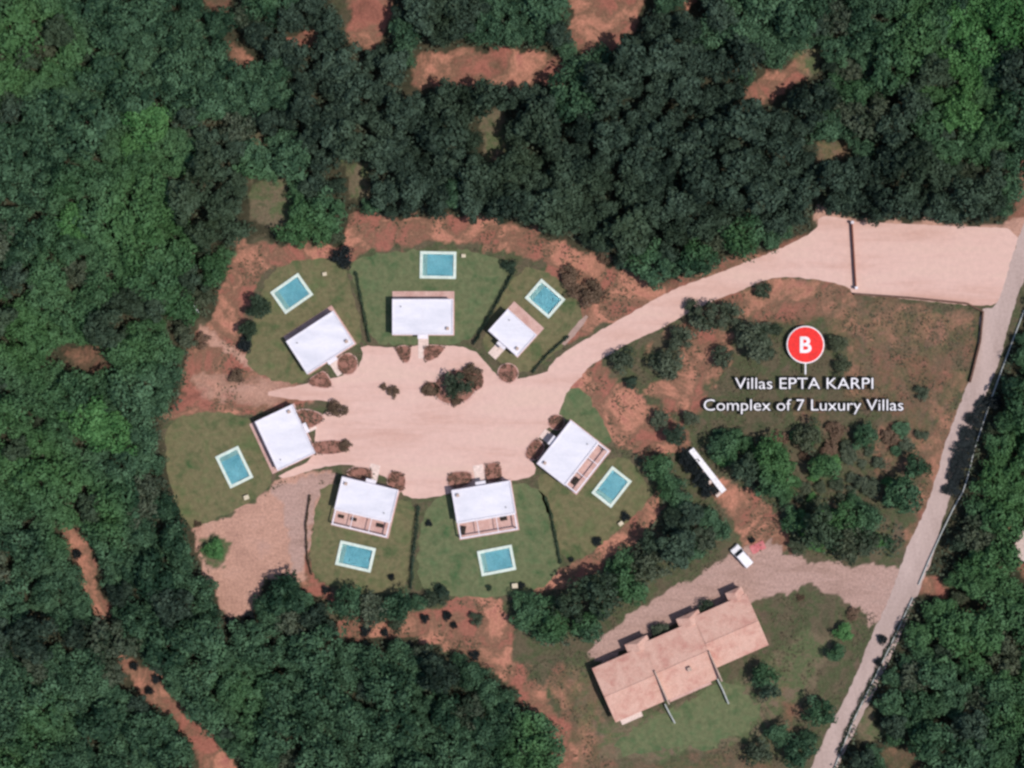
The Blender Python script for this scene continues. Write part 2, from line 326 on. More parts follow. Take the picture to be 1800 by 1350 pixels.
# ------------------------------------------------------------------ ground
def build_ground():
    gx = np.concatenate([[-3000, -1200, -500, -220, -130], np.arange(-104, 104.01, 0.6), [130, 220, 500, 1200, 3000]])
    gy = np.concatenate([[-3000, -1200, -500, -220, -110], np.arange(-82, 82.01, 0.6), [110, 220, 500, 1200, 3000]])
    X, Y = np.meshgrid(gx, gy); PX, PY = X * 10 + 900, 675 - Y * 10
    n1 = noise_grid(X, Y, 0.28, 1.7); n2 = noise_grid(X, Y, 0.9, 5.2)
    wob = n1 * 16 + n2 * 9
    track = np.zeros(X.shape); soil = np.zeros(X.shape); grass = np.zeros(X.shape); pale = np.zeros(X.shape)
    for poly, kind, k, soft in ZONES:
        d = sdist(poly, PX, PY) + wob
        v = np.clip(d / soft + 0.5, 0, 1); v = v * v * (3 - 2 * v) * k
        if kind == 'grass': grass = np.maximum(grass, v); soil *= 1 - v * 0.5; pale *= 1 - v * 0.8
        if kind == 'track': track = np.maximum(track, v); soil *= 1 - v * 0.8
        if kind == 'soil': soil = np.maximum(soil, v)
        if kind == 'pale': pale = np.maximum(pale, v)
    # gentle relief only under the woods
    dm = -sdist(OPEN_MAIN, PX, PY)
    for b_ in BLOCKS: dm = np.maximum(dm, sdist(b_, PX, PY) - 10)
    Z = np.clip((dm - 15) / 60, 0, 1) * (n1 * 0.5 - 0.3)
    ny, nx = X.shape
    me = bpy.data.meshes.new('ground')
    me.vertices.add(nx * ny); me.vertices.foreach_set('co', np.stack([X, Y, Z], -1).ravel())
    idx = np.arange(nx * ny).reshape(ny, nx)
    q = np.stack([idx[:-1, :-1], idx[:-1, 1:], idx[1:, 1:], idx[1:, :-1]], -1).reshape(-1, 4)
    me.loops.add(q.size); me.loops.foreach_set('vertex_index', q.ravel())
    me.polygons.add(len(q)); me.polygons.foreach_set('loop_start', np.arange(0, q.size, 4)); me.polygons.foreach_set('loop_total', np.full(len(q), 4))
    me.update(calc_edges=True)
    at = me.color_attributes.new('zone', 'FLOAT_COLOR', 'POINT')
    at.data.foreach_set('color', np.stack([soil, grass, pale, track], -1).ravel())
    m, t, b = base_mat('ground_mix', 0.95, 0.1); g = geo(t)
    vc = t.nodes.new('ShaderNodeVertexColor'); vc.layer_name = 'zone'
    sp = t.nodes.new('ShaderNodeSeparateColor'); t.links.new(vc.outputs[0], sp.inputs[0])
    brk = nz(t, g, 0.8, 5, 0.7)
    brk2 = nz(t, g, 0.35, 7, 0.75, 0.5)
    def wgt(ch, k):
        v = mth(t, 'ADD', sp.outputs[ch], mth(t, 'MULTIPLY', mth(t, 'SUBTRACT', brk if ch else brk2, 0.5), k))
        r = ramp(t, v, [(0.22, (0, 0, 0, 1)), (0.78, (1, 1, 1, 1))]); return r
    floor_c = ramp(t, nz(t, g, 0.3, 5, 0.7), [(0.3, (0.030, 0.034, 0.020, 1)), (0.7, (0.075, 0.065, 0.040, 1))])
    soil_c = ramp(t, nz(t, g, 0.14, 6, 0.65, 0.6), [(0.26, (0.19, 0.082, 0.060, 1)), (0.40, (0.33, 0.130, 0.095, 1)), (0.5, (0.20, 0.115, 0.075, 1)), (0.6, (0.47, 0.215, 0.145, 1)), (0.74, (0.32, 0.120, 0.100, 1))])
    grass_c = ramp(t, nz(t, g, 0.17, 6, 0.65, 0.4), [(0.3, (0.060, 0.095, 0.042, 1)), (0.45, (0.165, 0.128, 0.084, 1)), (0.55, (0.090, 0.120, 0.054, 1)), (0.66, (0.19, 0.13, 0.096, 1)), (0.78, (0.075, 0.10, 0.046, 1))])
    pale_c = ramp(t, nz(t, g, 0.2, 6, 0.65, 0.5), [(0.3, (0.36, 0.205, 0.155, 1)), (0.55, (0.49, 0.285, 0.215, 1)), (0.75, (0.44, 0.27, 0.22, 1))])
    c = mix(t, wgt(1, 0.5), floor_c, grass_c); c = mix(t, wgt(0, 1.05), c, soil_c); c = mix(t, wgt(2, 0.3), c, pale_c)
    track_c = ramp(t, nz(t, g, 0.25, 6, 0.7, 0.5, (0.5, 1.6, 1, 0.42)), [(0.3, (0.33, 0.215, 0.175, 1)), (0.55, (0.44, 0.29, 0.245, 1)), (0.7, (0.38, 0.26, 0.22, 1))])
    tv = mth(t, 'ADD', vc.outputs['Alpha'], mth(t, 'MULTIPLY', mth(t, 'SUBTRACT', brk, 0.5), 0.5))
    c = mix(t, ramp(t, tv, [(0.25, (0, 0, 0, 1)), (0.75, (1, 1, 1, 1))]), c, track_c)
    fine = nz(t, g, 2.2, 4, 0.75)
    c = mix(t, 1.0, c, ramp(t, fine, [(0.3, (0.72, 0.72, 0.72, 1)), (0.7, (1.25, 1.25, 1.25, 1))]), 'MULTIPLY')
    t.links.new(c, b.inputs['Base Color']); bump(t, b, fine, 0.7, 0.25)
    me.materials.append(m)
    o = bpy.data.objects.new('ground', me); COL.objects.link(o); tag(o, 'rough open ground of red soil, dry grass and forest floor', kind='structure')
build_ground()

def wobble(pts, amp=0.12, step=0.6, freq=0.5, seed=0.0, smooth=2):
    for _ in range(smooth):
        q = []
        for i in range(len(pts)):
            a, b_ = pts[i], pts[(i+1) % len(pts)]
            q += [(a[0]*.75+b_[0]*.25, a[1]*.75+b_[1]*.25), (a[0]*.25+b_[0]*.75, a[1]*.25+b_[1]*.75)]
        pts = q
    o = []
    for i in range(len(pts)):
        a, b_ = pts[i], pts[(i+1) % len(pts)]
        L = math.hypot(b_[0]-a[0], b_[1]-a[1]); n = max(1, int(L/step))
        for k in range(n):
            f = k / n; x, y = a[0]+(b_[0]-a[0])*f, a[1]+(b_[1]-a[1])*f
            o.append((x + amp*mnoise.noise(Vector((x*freq*2, y*freq*2, seed))) + amp*.6*mnoise.noise(Vector((x*2.1, y*2.1, seed+3))),
                      y + amp*mnoise.noise(Vector((x*freq*2, y*freq*2, seed+9))) + amp*.6*mnoise.noise(Vector((x*2.1, y*2.1, seed+7)))))
    return o

PAVED = []
def sheet(name, px, z, mat, label, amp=0.12, smooth=2, kind='structure'):
    if name in ('road', 'driveway', 'courtyard') or mat is M['gravel']: PAVED.append(px)
    pts = wobble([P(*p) for p in px], amp, seed=len(px) * 1.3, smooth=smooth)
    me = bpy.data.meshes.new(name)
    tris = tessellate_polygon([[Vector((x, y, 0)) for x, y in pts]])
    fs = []
    for p, q, r in tris:
        c = (pts[q][0]-pts[p][0])*(pts[r][1]-pts[p][1])-(pts[q][1]-pts[p][1])*(pts[r][0]-pts[p][0])
        fs.append((p, q, r) if c > 0 else (p, r, q))
    me.from_pydata([(x, y, z) for x, y in pts], [], fs); me.update(); me.materials.append(mat)
    o = bpy.data.objects.new(name, me); COL.objects.link(o); tag(o, label, kind=kind)
    return o

LAWNS = [
 ([(425,640),(448,560),(462,495),(500,462),(598,448),(618,500),(632,560),(638,605),(600,612),(555,655),(520,680),(465,662)], 'lawn', 'olive lawn round the villa at the upper corner of the ring'),
 ([(606,452),(740,438),(815,438),(880,455),(900,472),(868,540),(830,606),(690,606),(652,602),(632,520)], 'lawn_green', 'green lawn behind the topmost villa'),
 ([(908,476),(950,468),(992,500),(1030,540),(1010,590),(930,662),(885,640),(842,608),(868,545)], 'lawn', 'narrow lawn beside the small villa near the driveway'),
 ([(292,745),(340,722),(440,728),(470,790),(482,845),(450,880),(350,925),(330,930),(302,870),(290,800)], 'lawn', 'wide lawn round the westernmost villa'),
 ([(562,862),(590,845),(700,878),(733,885),(726,960),(718,1042),(640,1042),(548,1022),(546,950)], 'lawn', 'lawn with pool below the villa beside the bare plot'),
 ([(742,885),(800,866),(905,850),(932,850),(962,880),(978,960),(985,1012),(930,1045),(800,1052),(728,1040)], 'lawn_green', 'green lawn with pool below the middle villa'),
 ([(940,850),(956,826),(1010,868),(1072,798),(1110,808),(1148,862),(1130,892),(1082,940),(995,1002),(975,930)], 'lawn', 'lawn behind the villa at the end of the courtyard'),
 ([(1092,1292),(1172,1250),(1215,1232),(1256,1200),(1285,1196),(1330,1226),(1336,1262),(1310,1290),(1270,1296),(1240,1320),(1170,1310),(1120,1330),(1075,1318)], 'lawn_green', 'green lawn below the tiled row of houses'),
 ([(985,690),(1022,676),(1062,742),(1080,785),(1040,775),(1010,740),(972,742)], 'lawn_green', 'grass strip above the villa at the end of the courtyard'),
]
for i, (pp, mm, lb) in enumerate(LAWNS): sheet('lawn', pp, 0.012, M[mm], lb, 1.3 if 'tiled' in lb else 0.5)

sheet('road', [(1960,180),(1900,180),(1840,300),(1795,400),(1768,490),(1752,540),(1722,545),(1722,600),(1700,680),(1668,760),(1645,840),(1625,900),(1600,950),(1582,1000),(1560,1060),(1530,1120),(1500,1200),(1462,1270),(1425,1350),(1380,1450),(1430,1450),(1470,1350),(1500,1290),(1545,1200),(1580,1125),(1610,1050),(1640,980),(1655,920),(1678,850),(1700,780),(1730,700),(1756,640),(1776,560),(1800,490),(1850,400),(1930,300)],
      0.020, M['road'], 'pale worn country road', 0.25, 1)
sheet('driveway', [(960,650),(984,624),(1030,596),(1075,570),(1130,538),(1188,506),(1235,490),(1279,474),(1369,438),(1437,405),(1438,380),(1480,382),(1500,390),(1600,394),(1700,398),(1795,402),(1776,470),(1762,528),(1735,540),(1600,526),(1498,517),(1492,503),(1440,492),(1392,486),(1347,490),(1310,508),(1229,538),(1165,576),(1110,600),(1066,626),(1029,650),(1000,682),(960,700)],
      0.016, M['paving'], 'pale pink paved driveway and forecourt by the gate', 0.18, 1)
sheet('courtyard', [(632,606),(690,612),(760,604),(832,612),(856,640),(880,668),(930,664),(975,648),(1005,636),(1030,655),(1000,682),(984,722),(975,745),(952,760),(930,800),(945,830),(925,842),(890,846),(820,858),(760,876),(712,876),(698,850),(650,826),(610,815),(560,822),(500,842),(486,836),(556,806),(553,760),(560,730),(600,712),(575,704),(520,704),(455,692),(520,678),(580,668),(628,650),(640,625)],
      0.024, M['paving'], 'pale pink paved courtyard in the middle of the villas', 0.15, 1)
sheet('path', [(985,604),(1028,552),(1036,558),(995,608)], 0.028, M['gravel'], 'pale garden path beside the small villa', 0.08, 1)

# ------------------------------------------------------------------ foliage meshes
def leaf_mesh(name, pos, nrm, size, tone, mat):
    n = len(pos)
    up = rng.normal(size=(n, 3)); nrm = nrm / np.linalg.norm(nrm, axis=1)[:, None]
    u = np.cross(nrm, up); u /= np.linalg.norm(u, axis=1)[:, None] + 1e-9
    v = np.cross(nrm, u)
    a = size[:, None] * 0.5; b_ = a * rng.uniform(0.6, 1.0, (n, 1))
    V = np.stack([pos - u*a - v*b_*0.3, pos + v*b_*-1 + u*a*0.2, pos + u*a + v*b_*0.3, pos + v*b_ - u*a*0.2], 1).reshape(-1, 3)
    me = bpy.data.meshes.new(name)
    me.vertices.add(4*n); me.vertices.foreach_set('co', V.astype(np.float32).ravel())
    me.loops.add(4*n); me.loops.foreach_set('vertex_index', np.arange(4*n))
    me.polygons.add(n); me.polygons.foreach_set('loop_start', np.arange(0, 4*n, 4)); me.polygons.foreach_set('loop_total', np.full(n, 4))
    me.update(calc_edges=True)
    at = me.attributes.new('tone', 'FLOAT', 'FACE'); at.data.foreach_set('value', tone.astype(np.float32))
    me.materials.append(mat)
    return me

def unit(n):
    d = rng.normal(size=(n, 3)); return d / np.linalg.norm(d, axis=1)[:, None]

def crown_cloud(R=3.2, hh=2.2, z0=3.6, blobs=34, per=46, br=(0.6, 1.1), ls=(0.28, 0.55), conic=False, tip=7.5):
    """leaf positions on the outside of many small blobs spread through a crown"""
    pos, nr, sz, tn = [], [], [], []
    for k in range(blobs):
        if conic:
            f = random.random() ** 0.8; zc = 1.2 + f * (tip - 1.6); rr = R * (1 - f) ** 0.8 * random.random() ** 0.4
            a = random.uniform(0, 6.283); c = np.array([rr*math.cos(a), rr*math.sin(a), zc]); b_ = random.uniform(*br) * (1 - f * 0.5)
        else:
            d = unit(1)[0]; d[2] = abs(d[2]) if random.random() < 0.8 else d[2] * 0.4
            q = random.uniform(0.55, 1.0); wob = 1 + 0.22 * math.sin(3*math.atan2(d[1], d[0]) + 1.3*R)
            c = np.array([d[0]*R*q*wob, d[1]*R*q*wob, z0 + d[2]*hh*q]); b_ = random.uniform(*br)
        bt = random.uniform(0.05, 0.95)
        dd = unit(per); dd[:, 2] = np.where(rng.random(per) < 0.75, np.abs(dd[:, 2]), dd[:, 2])
        pos.append(c + dd * b_ * rng.uniform(0.75, 1.1, (per, 1)))
        nr.append(dd + rng.normal(size=(per, 3)) * 0.45)
        sz.append(rng.uniform(*ls, per)); tn.append(np.clip(bt + rng.normal(size=per) * 0.12, 0, 1))
    return np.concatenate(pos), np.concatenate(nr), np.concatenate(sz), np.concatenate(tn)

def trunk_mesh(name, h, r):
    m_ = MB(); m_.cyl(0, 0, -0.3, h*0.55, r, r*0.7, 8, 0.1, 0.05)
    for k in range(4):
        a = k*1.57+random.random(); m_.cyl(0.1, 0.05, h*0.5, h*0.95, r*0.5, r*0.2, 6, 0.1+math.cos(a)*h*0.25, 0.05+math.sin(a)*h*0.25)
    me = bpy.data.meshes.new(name); me.from_pydata(m_.v, [], m_.f); me.update(); me.materials.append(M['bark']); return me

CROWN, TRUNK = {}, {}
def make_variants(key, mat, n, **kw):
    CROWN[key] = [leaf_mesh('crown', *crown_cloud(**kw), M[mat]) for _ in range(n)]
make_variants('broad', 'leaf_green', 7, R=2.9, hh=2.0, z0=3.4, blobs=30, per=64, br=(0.7, 1.35), ls=(0.3, 0.62))
make_variants('dark', 'leaf_dark', 6, R=2.6, hh=2.4, z0=3.8, blobs=28, per=60, br=(0.6, 1.15), ls=(0.3, 0.6))
make_variants('olive', 'leaf_olive', 5, R=2.6, hh=1.5, z0=2.6, blobs=34, per=44)
make_variants('bright', 'leaf_bright', 3, R=2.9, hh=1.8, z0=3.0, blobs=44, per=44)
make_variants('brown', 'leaf_brown', 3, R=2.4, hh=1.2, z0=1.6, blobs=30, per=40, br=(0.5, 0.9))
make_variants('black', 'leaf_black', 3, R=2.4, hh=1.8, z0=2.4, blobs=36, per=40, br=(0.5, 0.9))
for k, hgt in (('tree', 4.0),): TRUNK[k] = [trunk_mesh('trunk', hgt, 0.22) for _ in range(3)]

def tree(px, py, r, kind, name, label, cat, group=None, trunk=True, hz=1.0, z=3.0):
    """r: crown radius in map units (10 = 1 m)"""
    x, y = P(px, py, z)
    base = {'broad': 3.5, 'dark': 3.2, 'olive': 3.1, 'bright': 3.5, 'brown': 2.9, 'black': 2.9}[kind]
    s = r / 10 / base
    root = empty(name, (x, y, -0.05), random.uniform(0, 6.28), label, cat, group)
    root.scale = (s, s * random.uniform(0.88, 1.12), s * hz)
    c = bpy.data.objects.new('crown' if trunk else 'foliage', random.choice(CROWN[kind])); COL.objects.link(c); c.parent = root
    if trunk:
        t_ = bpy.data.objects.new('trunk', random.choice(TRUNK['tree'])); COL.objects.link(t_); t_.parent = root
    return root

# ------------------------------------------------------------------ forest
REGION = [  # (centre, description)
 ((120,110),'in the top corner of the wood'), ((330,180),'in the wood short of the narrow clearings'), ((110,340),'in the wood along the upper picture side'), ((330,360),'in the wood beyond the upper villa'),
 ((540,250),'in the dark wood between the two grassy gaps'), ((760,240),'in the dark wood under the red soil strip'), ((830,40),'in the wood over the red soil strip'), ((1000,250),'in the dark wood beside the yellow grassy gap'),
 ((1180,330),'in the dark wood above the driveway'), ((1170,100),'in the wood beside the bare red wedge'), ((1350,300),'in the dark wood under the small red clearing'), ((1380,50),'in the wood over the small red clearing'),
 ((1620,320),'in the dark wood above the paved forecourt'), ((1620,120),'in the wood near the bright green corner'), ((120,560),'in the wood round the brown patch'), ((300,560),'in the wood beside the narrow red soil neck'),
 ((120,780),'in the wood far west of the bare plot'), ((230,900),'in the wood beside the westernmost lawn'), ((60,1000),'in the wood beyond the short red track'), ((300,1050),'in the wood between the red tracks and bare plot'),
 ((100,1250),'in the wood outside the long red track'), ((430,1200),'in the wood between long red track and soil bank'), ((620,1260),'in the wood below the small soil bank'), ((830,1280),'in the wood beside the winding red track'),
 ((1740,560),'in the wood across the road from the field'), ((1720,900),'in the wood across the road from the leafy block'), ((1740,1150),'in the wood near the pale round gap'), ((1600,1290),'in the wood beside the lower end of the road'),
 ((1160,930),'in the wood strip between villas and tiled row'), ((1000,1090),'at the lower tip of the wood strip by the tiled row'), ((660,1060),'in the thicket under the lawn beside the bare plot'), ((1480,930),'in the leafy block at the corner of the field'),
 ((1320,800),'in the copse beside the white retaining wall'),
]
def region(px, py):
    return min(REGION, key=lambda r: (r[0][0]-px)**2 + (r[0][1]-py)**2)[1]

def darkness(px, py):
    """how much of the wood is dark conifer at this place"""
    d = 0
    for cx, cy, rx, ry in ((760,230,330,140),(1130,300,260,170),(1500,350,290,75),(1320,270,130,110),(560,60,130,60),(1180,110,120,90),(380,340,60,110),(1180,930,60,60),(230,540,60,60),(780,40,80,60)):
        d = max(d, 1.25 - math.hypot((px-cx)/rx, (py-cy)/ry))
    return d

def forest():
    pts = []
    tries = 0
    allp = []
    cells = {}
    def near(x, y, r):
        i, j = int(x // 60), int(y // 60)
        for a in range(i-1, i+2):
            for b_ in range(j-1, j+2):
                for (qx, qy, qr) in cells.get((a, b_), ()):
                    if math.hypot(qx-x, qy-y) < (r+qr)*0.58: return True
        return False
    N = 60000
    X = rng.uniform(-25, 1825, N); Y = rng.uniform(-25, 1375, N)
    d_open = sdist(OPEN_MAIN, X, Y)
    for b_ in BLOCKS: d_open = np.where(in_poly(b_, X, Y), -sdist(b_, X, Y), d_open)
    R = rng.uniform(26, 50, N); R[15000:] *= 0.80; R[35000:] *= 0.72
    d_small = np.full(N, -1e9)
    for o_, *_r in SMALL_OPEN: d_small = np.maximum(d_small, sdist(o_, X, Y))
    east = (X > 1430) & (X > 1960 - 0.47 * Y) & (X < 1860)
    for x, y, r, d, ds, ea in zip(X, Y, R, d_open, d_small, east):
        if d > -r * (1.28 if ea else 0.62) or ds > -r * 0.55:
            continue
        if near(x, y, r): continue
        cells.setdefault((int(x//60), int(y//60)), []).append((x, y, r)); pts.append((x, y, r))
    return pts
PTS = forest()
PTS.sort(key=lambda p: -p[2])
cnt = {'dark': 0, 'broad': 0, 'olive': 0}
rest = []
for (x, y, r) in PTS:
    dk = darkness(x, y)
    inner_block = in_poly(OPEN_MAIN, np.array([x]), np.array([y]))[0]
    if dk > random.uniform(0.15, 0.55) or random.random() < 0.07: kind = 'dark'
    elif (x > 1650 and y < 200) or math.hypot(x-235, y-255) < 45 or math.hypot(x-110, y-370) < 40 or math.hypot(x-190, y-770) < 50 or math.hypot(x-395, y-135) < 35: kind = 'bright' if random.random() < 0.9 else 'broad'
    elif random.random() < (0.30 if inner_block else 0.10): kind = 'olive'
    else: kind = 'broad'
    k2 = 'broad' if kind == 'bright' else kind
    if cnt.get(k2, 0) >= 290 : rest.append((x, y, r, kind)); continue
    cnt[k2] = cnt.get(k2, 0) + 1
    if x > 1660 and y < 190: rg = 'in the bright green corner above the forecourt'
    else: rg = region(x, y)
    if kind == 'dark': tree(x, y, r, 'dark', 'pine_tree', 'dark narrow-leaved tree ' + rg, 'pine', 'dark trees ' + rg, hz=1.1)
    elif kind == 'olive': tree(x, y, r, 'olive', 'olive_tree', 'greyish low-crowned tree ' + rg, 'olive tree', 'greyish trees ' + rg)
    else: tree(x, y, r, kind, 'broadleaf_tree', ('vivid green' if kind == 'bright' else 'green leafy') + ' tree ' + rg, 'tree', 'green trees ' + rg)
print('FOREST', cnt, 'rest', len(rest), 'all', len(PTS))

def mass(name, spots, mats_key, mat, label, thin=1):
    """many crowns nobody could count, merged"""
    V, T = [], []
    for (x, y, r, kind) in spots:
        me = random.choice(CROWN[mats_key]); n = len(me.vertices)
        co = np.empty(n*3, np.float32); me.vertices.foreach_get('co', co); co = co.reshape(-1, 4, 3)
        tn = np.empty(len(me.polygons), np.float32); me.attributes['tone'].data.foreach_get('value', tn)
        co, tn = co[::thin], tn[::thin]
        a = random.uniform(0, 6.28); s = r/10/3.4; ca, sa = math.cos(a)*s, math.sin(a)*s
        wx, wy = P(x, y, 3)
        o = np.empty_like(co); o[..., 0] = co[..., 0]*ca - co[..., 1]*sa + wx; o[..., 1] = co[..., 0]*sa + co[..., 1]*ca + wy; o[..., 2] = co[..., 2]*s
        V.append(o); T.append(tn)
    V = np.concatenate(V); T = np.concatenate(T); n = len(V)
    me = bpy.data.meshes.new(name); me.vertices.add(4*n); me.vertices.foreach_set('co', V.ravel())
    me.loops.add(4*n); me.loops.foreach_set('vertex_index', np.arange(4*n)); me.polygons.add(n)
    me.polygons.foreach_set('loop_start', np.arange(0, 4*n, 4)); me.polygons.foreach_set('loop_total', np.full(n, 4)); me.update(calc_edges=True)
    at = me.attributes.new('tone', 'FLOAT', 'FACE'); at.data.foreach_set('value', T); me.materials.append(M[mat])
    o = bpy.data.objects.new(name, me); COL.objects.link(o); tag(o, label, kind='stuff'); return o
if rest: mass('forest', rest, 'broad', 'leaf_green', 'smaller trees filling the gaps of the wood', 1)
# the wood goes on outside the frame
ring = []
for gx_ in range(-170, 1980, 52):
    for gy_ in range(-170, 1530, 52):
        if (-25 < gx_ < 1825 and -25 < gy_ < 1375): continue
        if sdist(OPEN_MAIN, np.array([gx_]), np.array([gy_]))[0] > -25 or any(in_poly(q[0], np.array([gx_]), np.array([gy_]))[0] for q in SMALL_OPEN): continue
        ring.append((gx_+random.uniform(-16, 16), gy_+random.uniform(-16, 16), random.uniform(32, 42), ''))
mass('forest', ring, 'broad', 'leaf_green', 'continuing wood around the edges of the place', 2)

# undergrowth between the trees
def undergrowth():
    n = 90000
    X = rng.uniform(-60, 1860, n); Y = rng.uniform(-60, 1410, n)
    d = sdist(OPEN_MAIN, X, Y)
    for b_ in BLOCKS: d = np.where(in_poly(b_, X, Y), -sdist(b_, X, Y), d)
    for o_, *_r in SMALL_OPEN: d = np.maximum(d, sdist(o_, X, Y))
    nn = np.array([mnoise.noise(Vector((x*0.03, y*0.03, 3.3))) for x, y in zip(X, Y)])
    keep = d + nn*10 < -4
    X, Y, nn = X[keep], Y[keep], nn[keep]; k = len(X)
    wx = (X-900)*0.0995; wy = (675-Y)*0.0995
    pos = np.stack([wx, wy, rng.uniform(0.1, 1.5, k)], 1)
    nr = rng.normal(size=(k, 3))*0.5 + np.array([0, 0, 1.0])
    me = leaf_mesh('undergrowth', pos, nr, rng.uniform(0.3, 0.7, k), np.clip(0.45+nn*0.5+rng.normal(size=k)*0.15, 0, 1), M['leaf_olive'])
    o = bpy.data.objects.new('undergrowth', me); COL.objects.link(o); tag(o, 'low scrub growing between the forest trees', kind='stuff')
undergrowth()

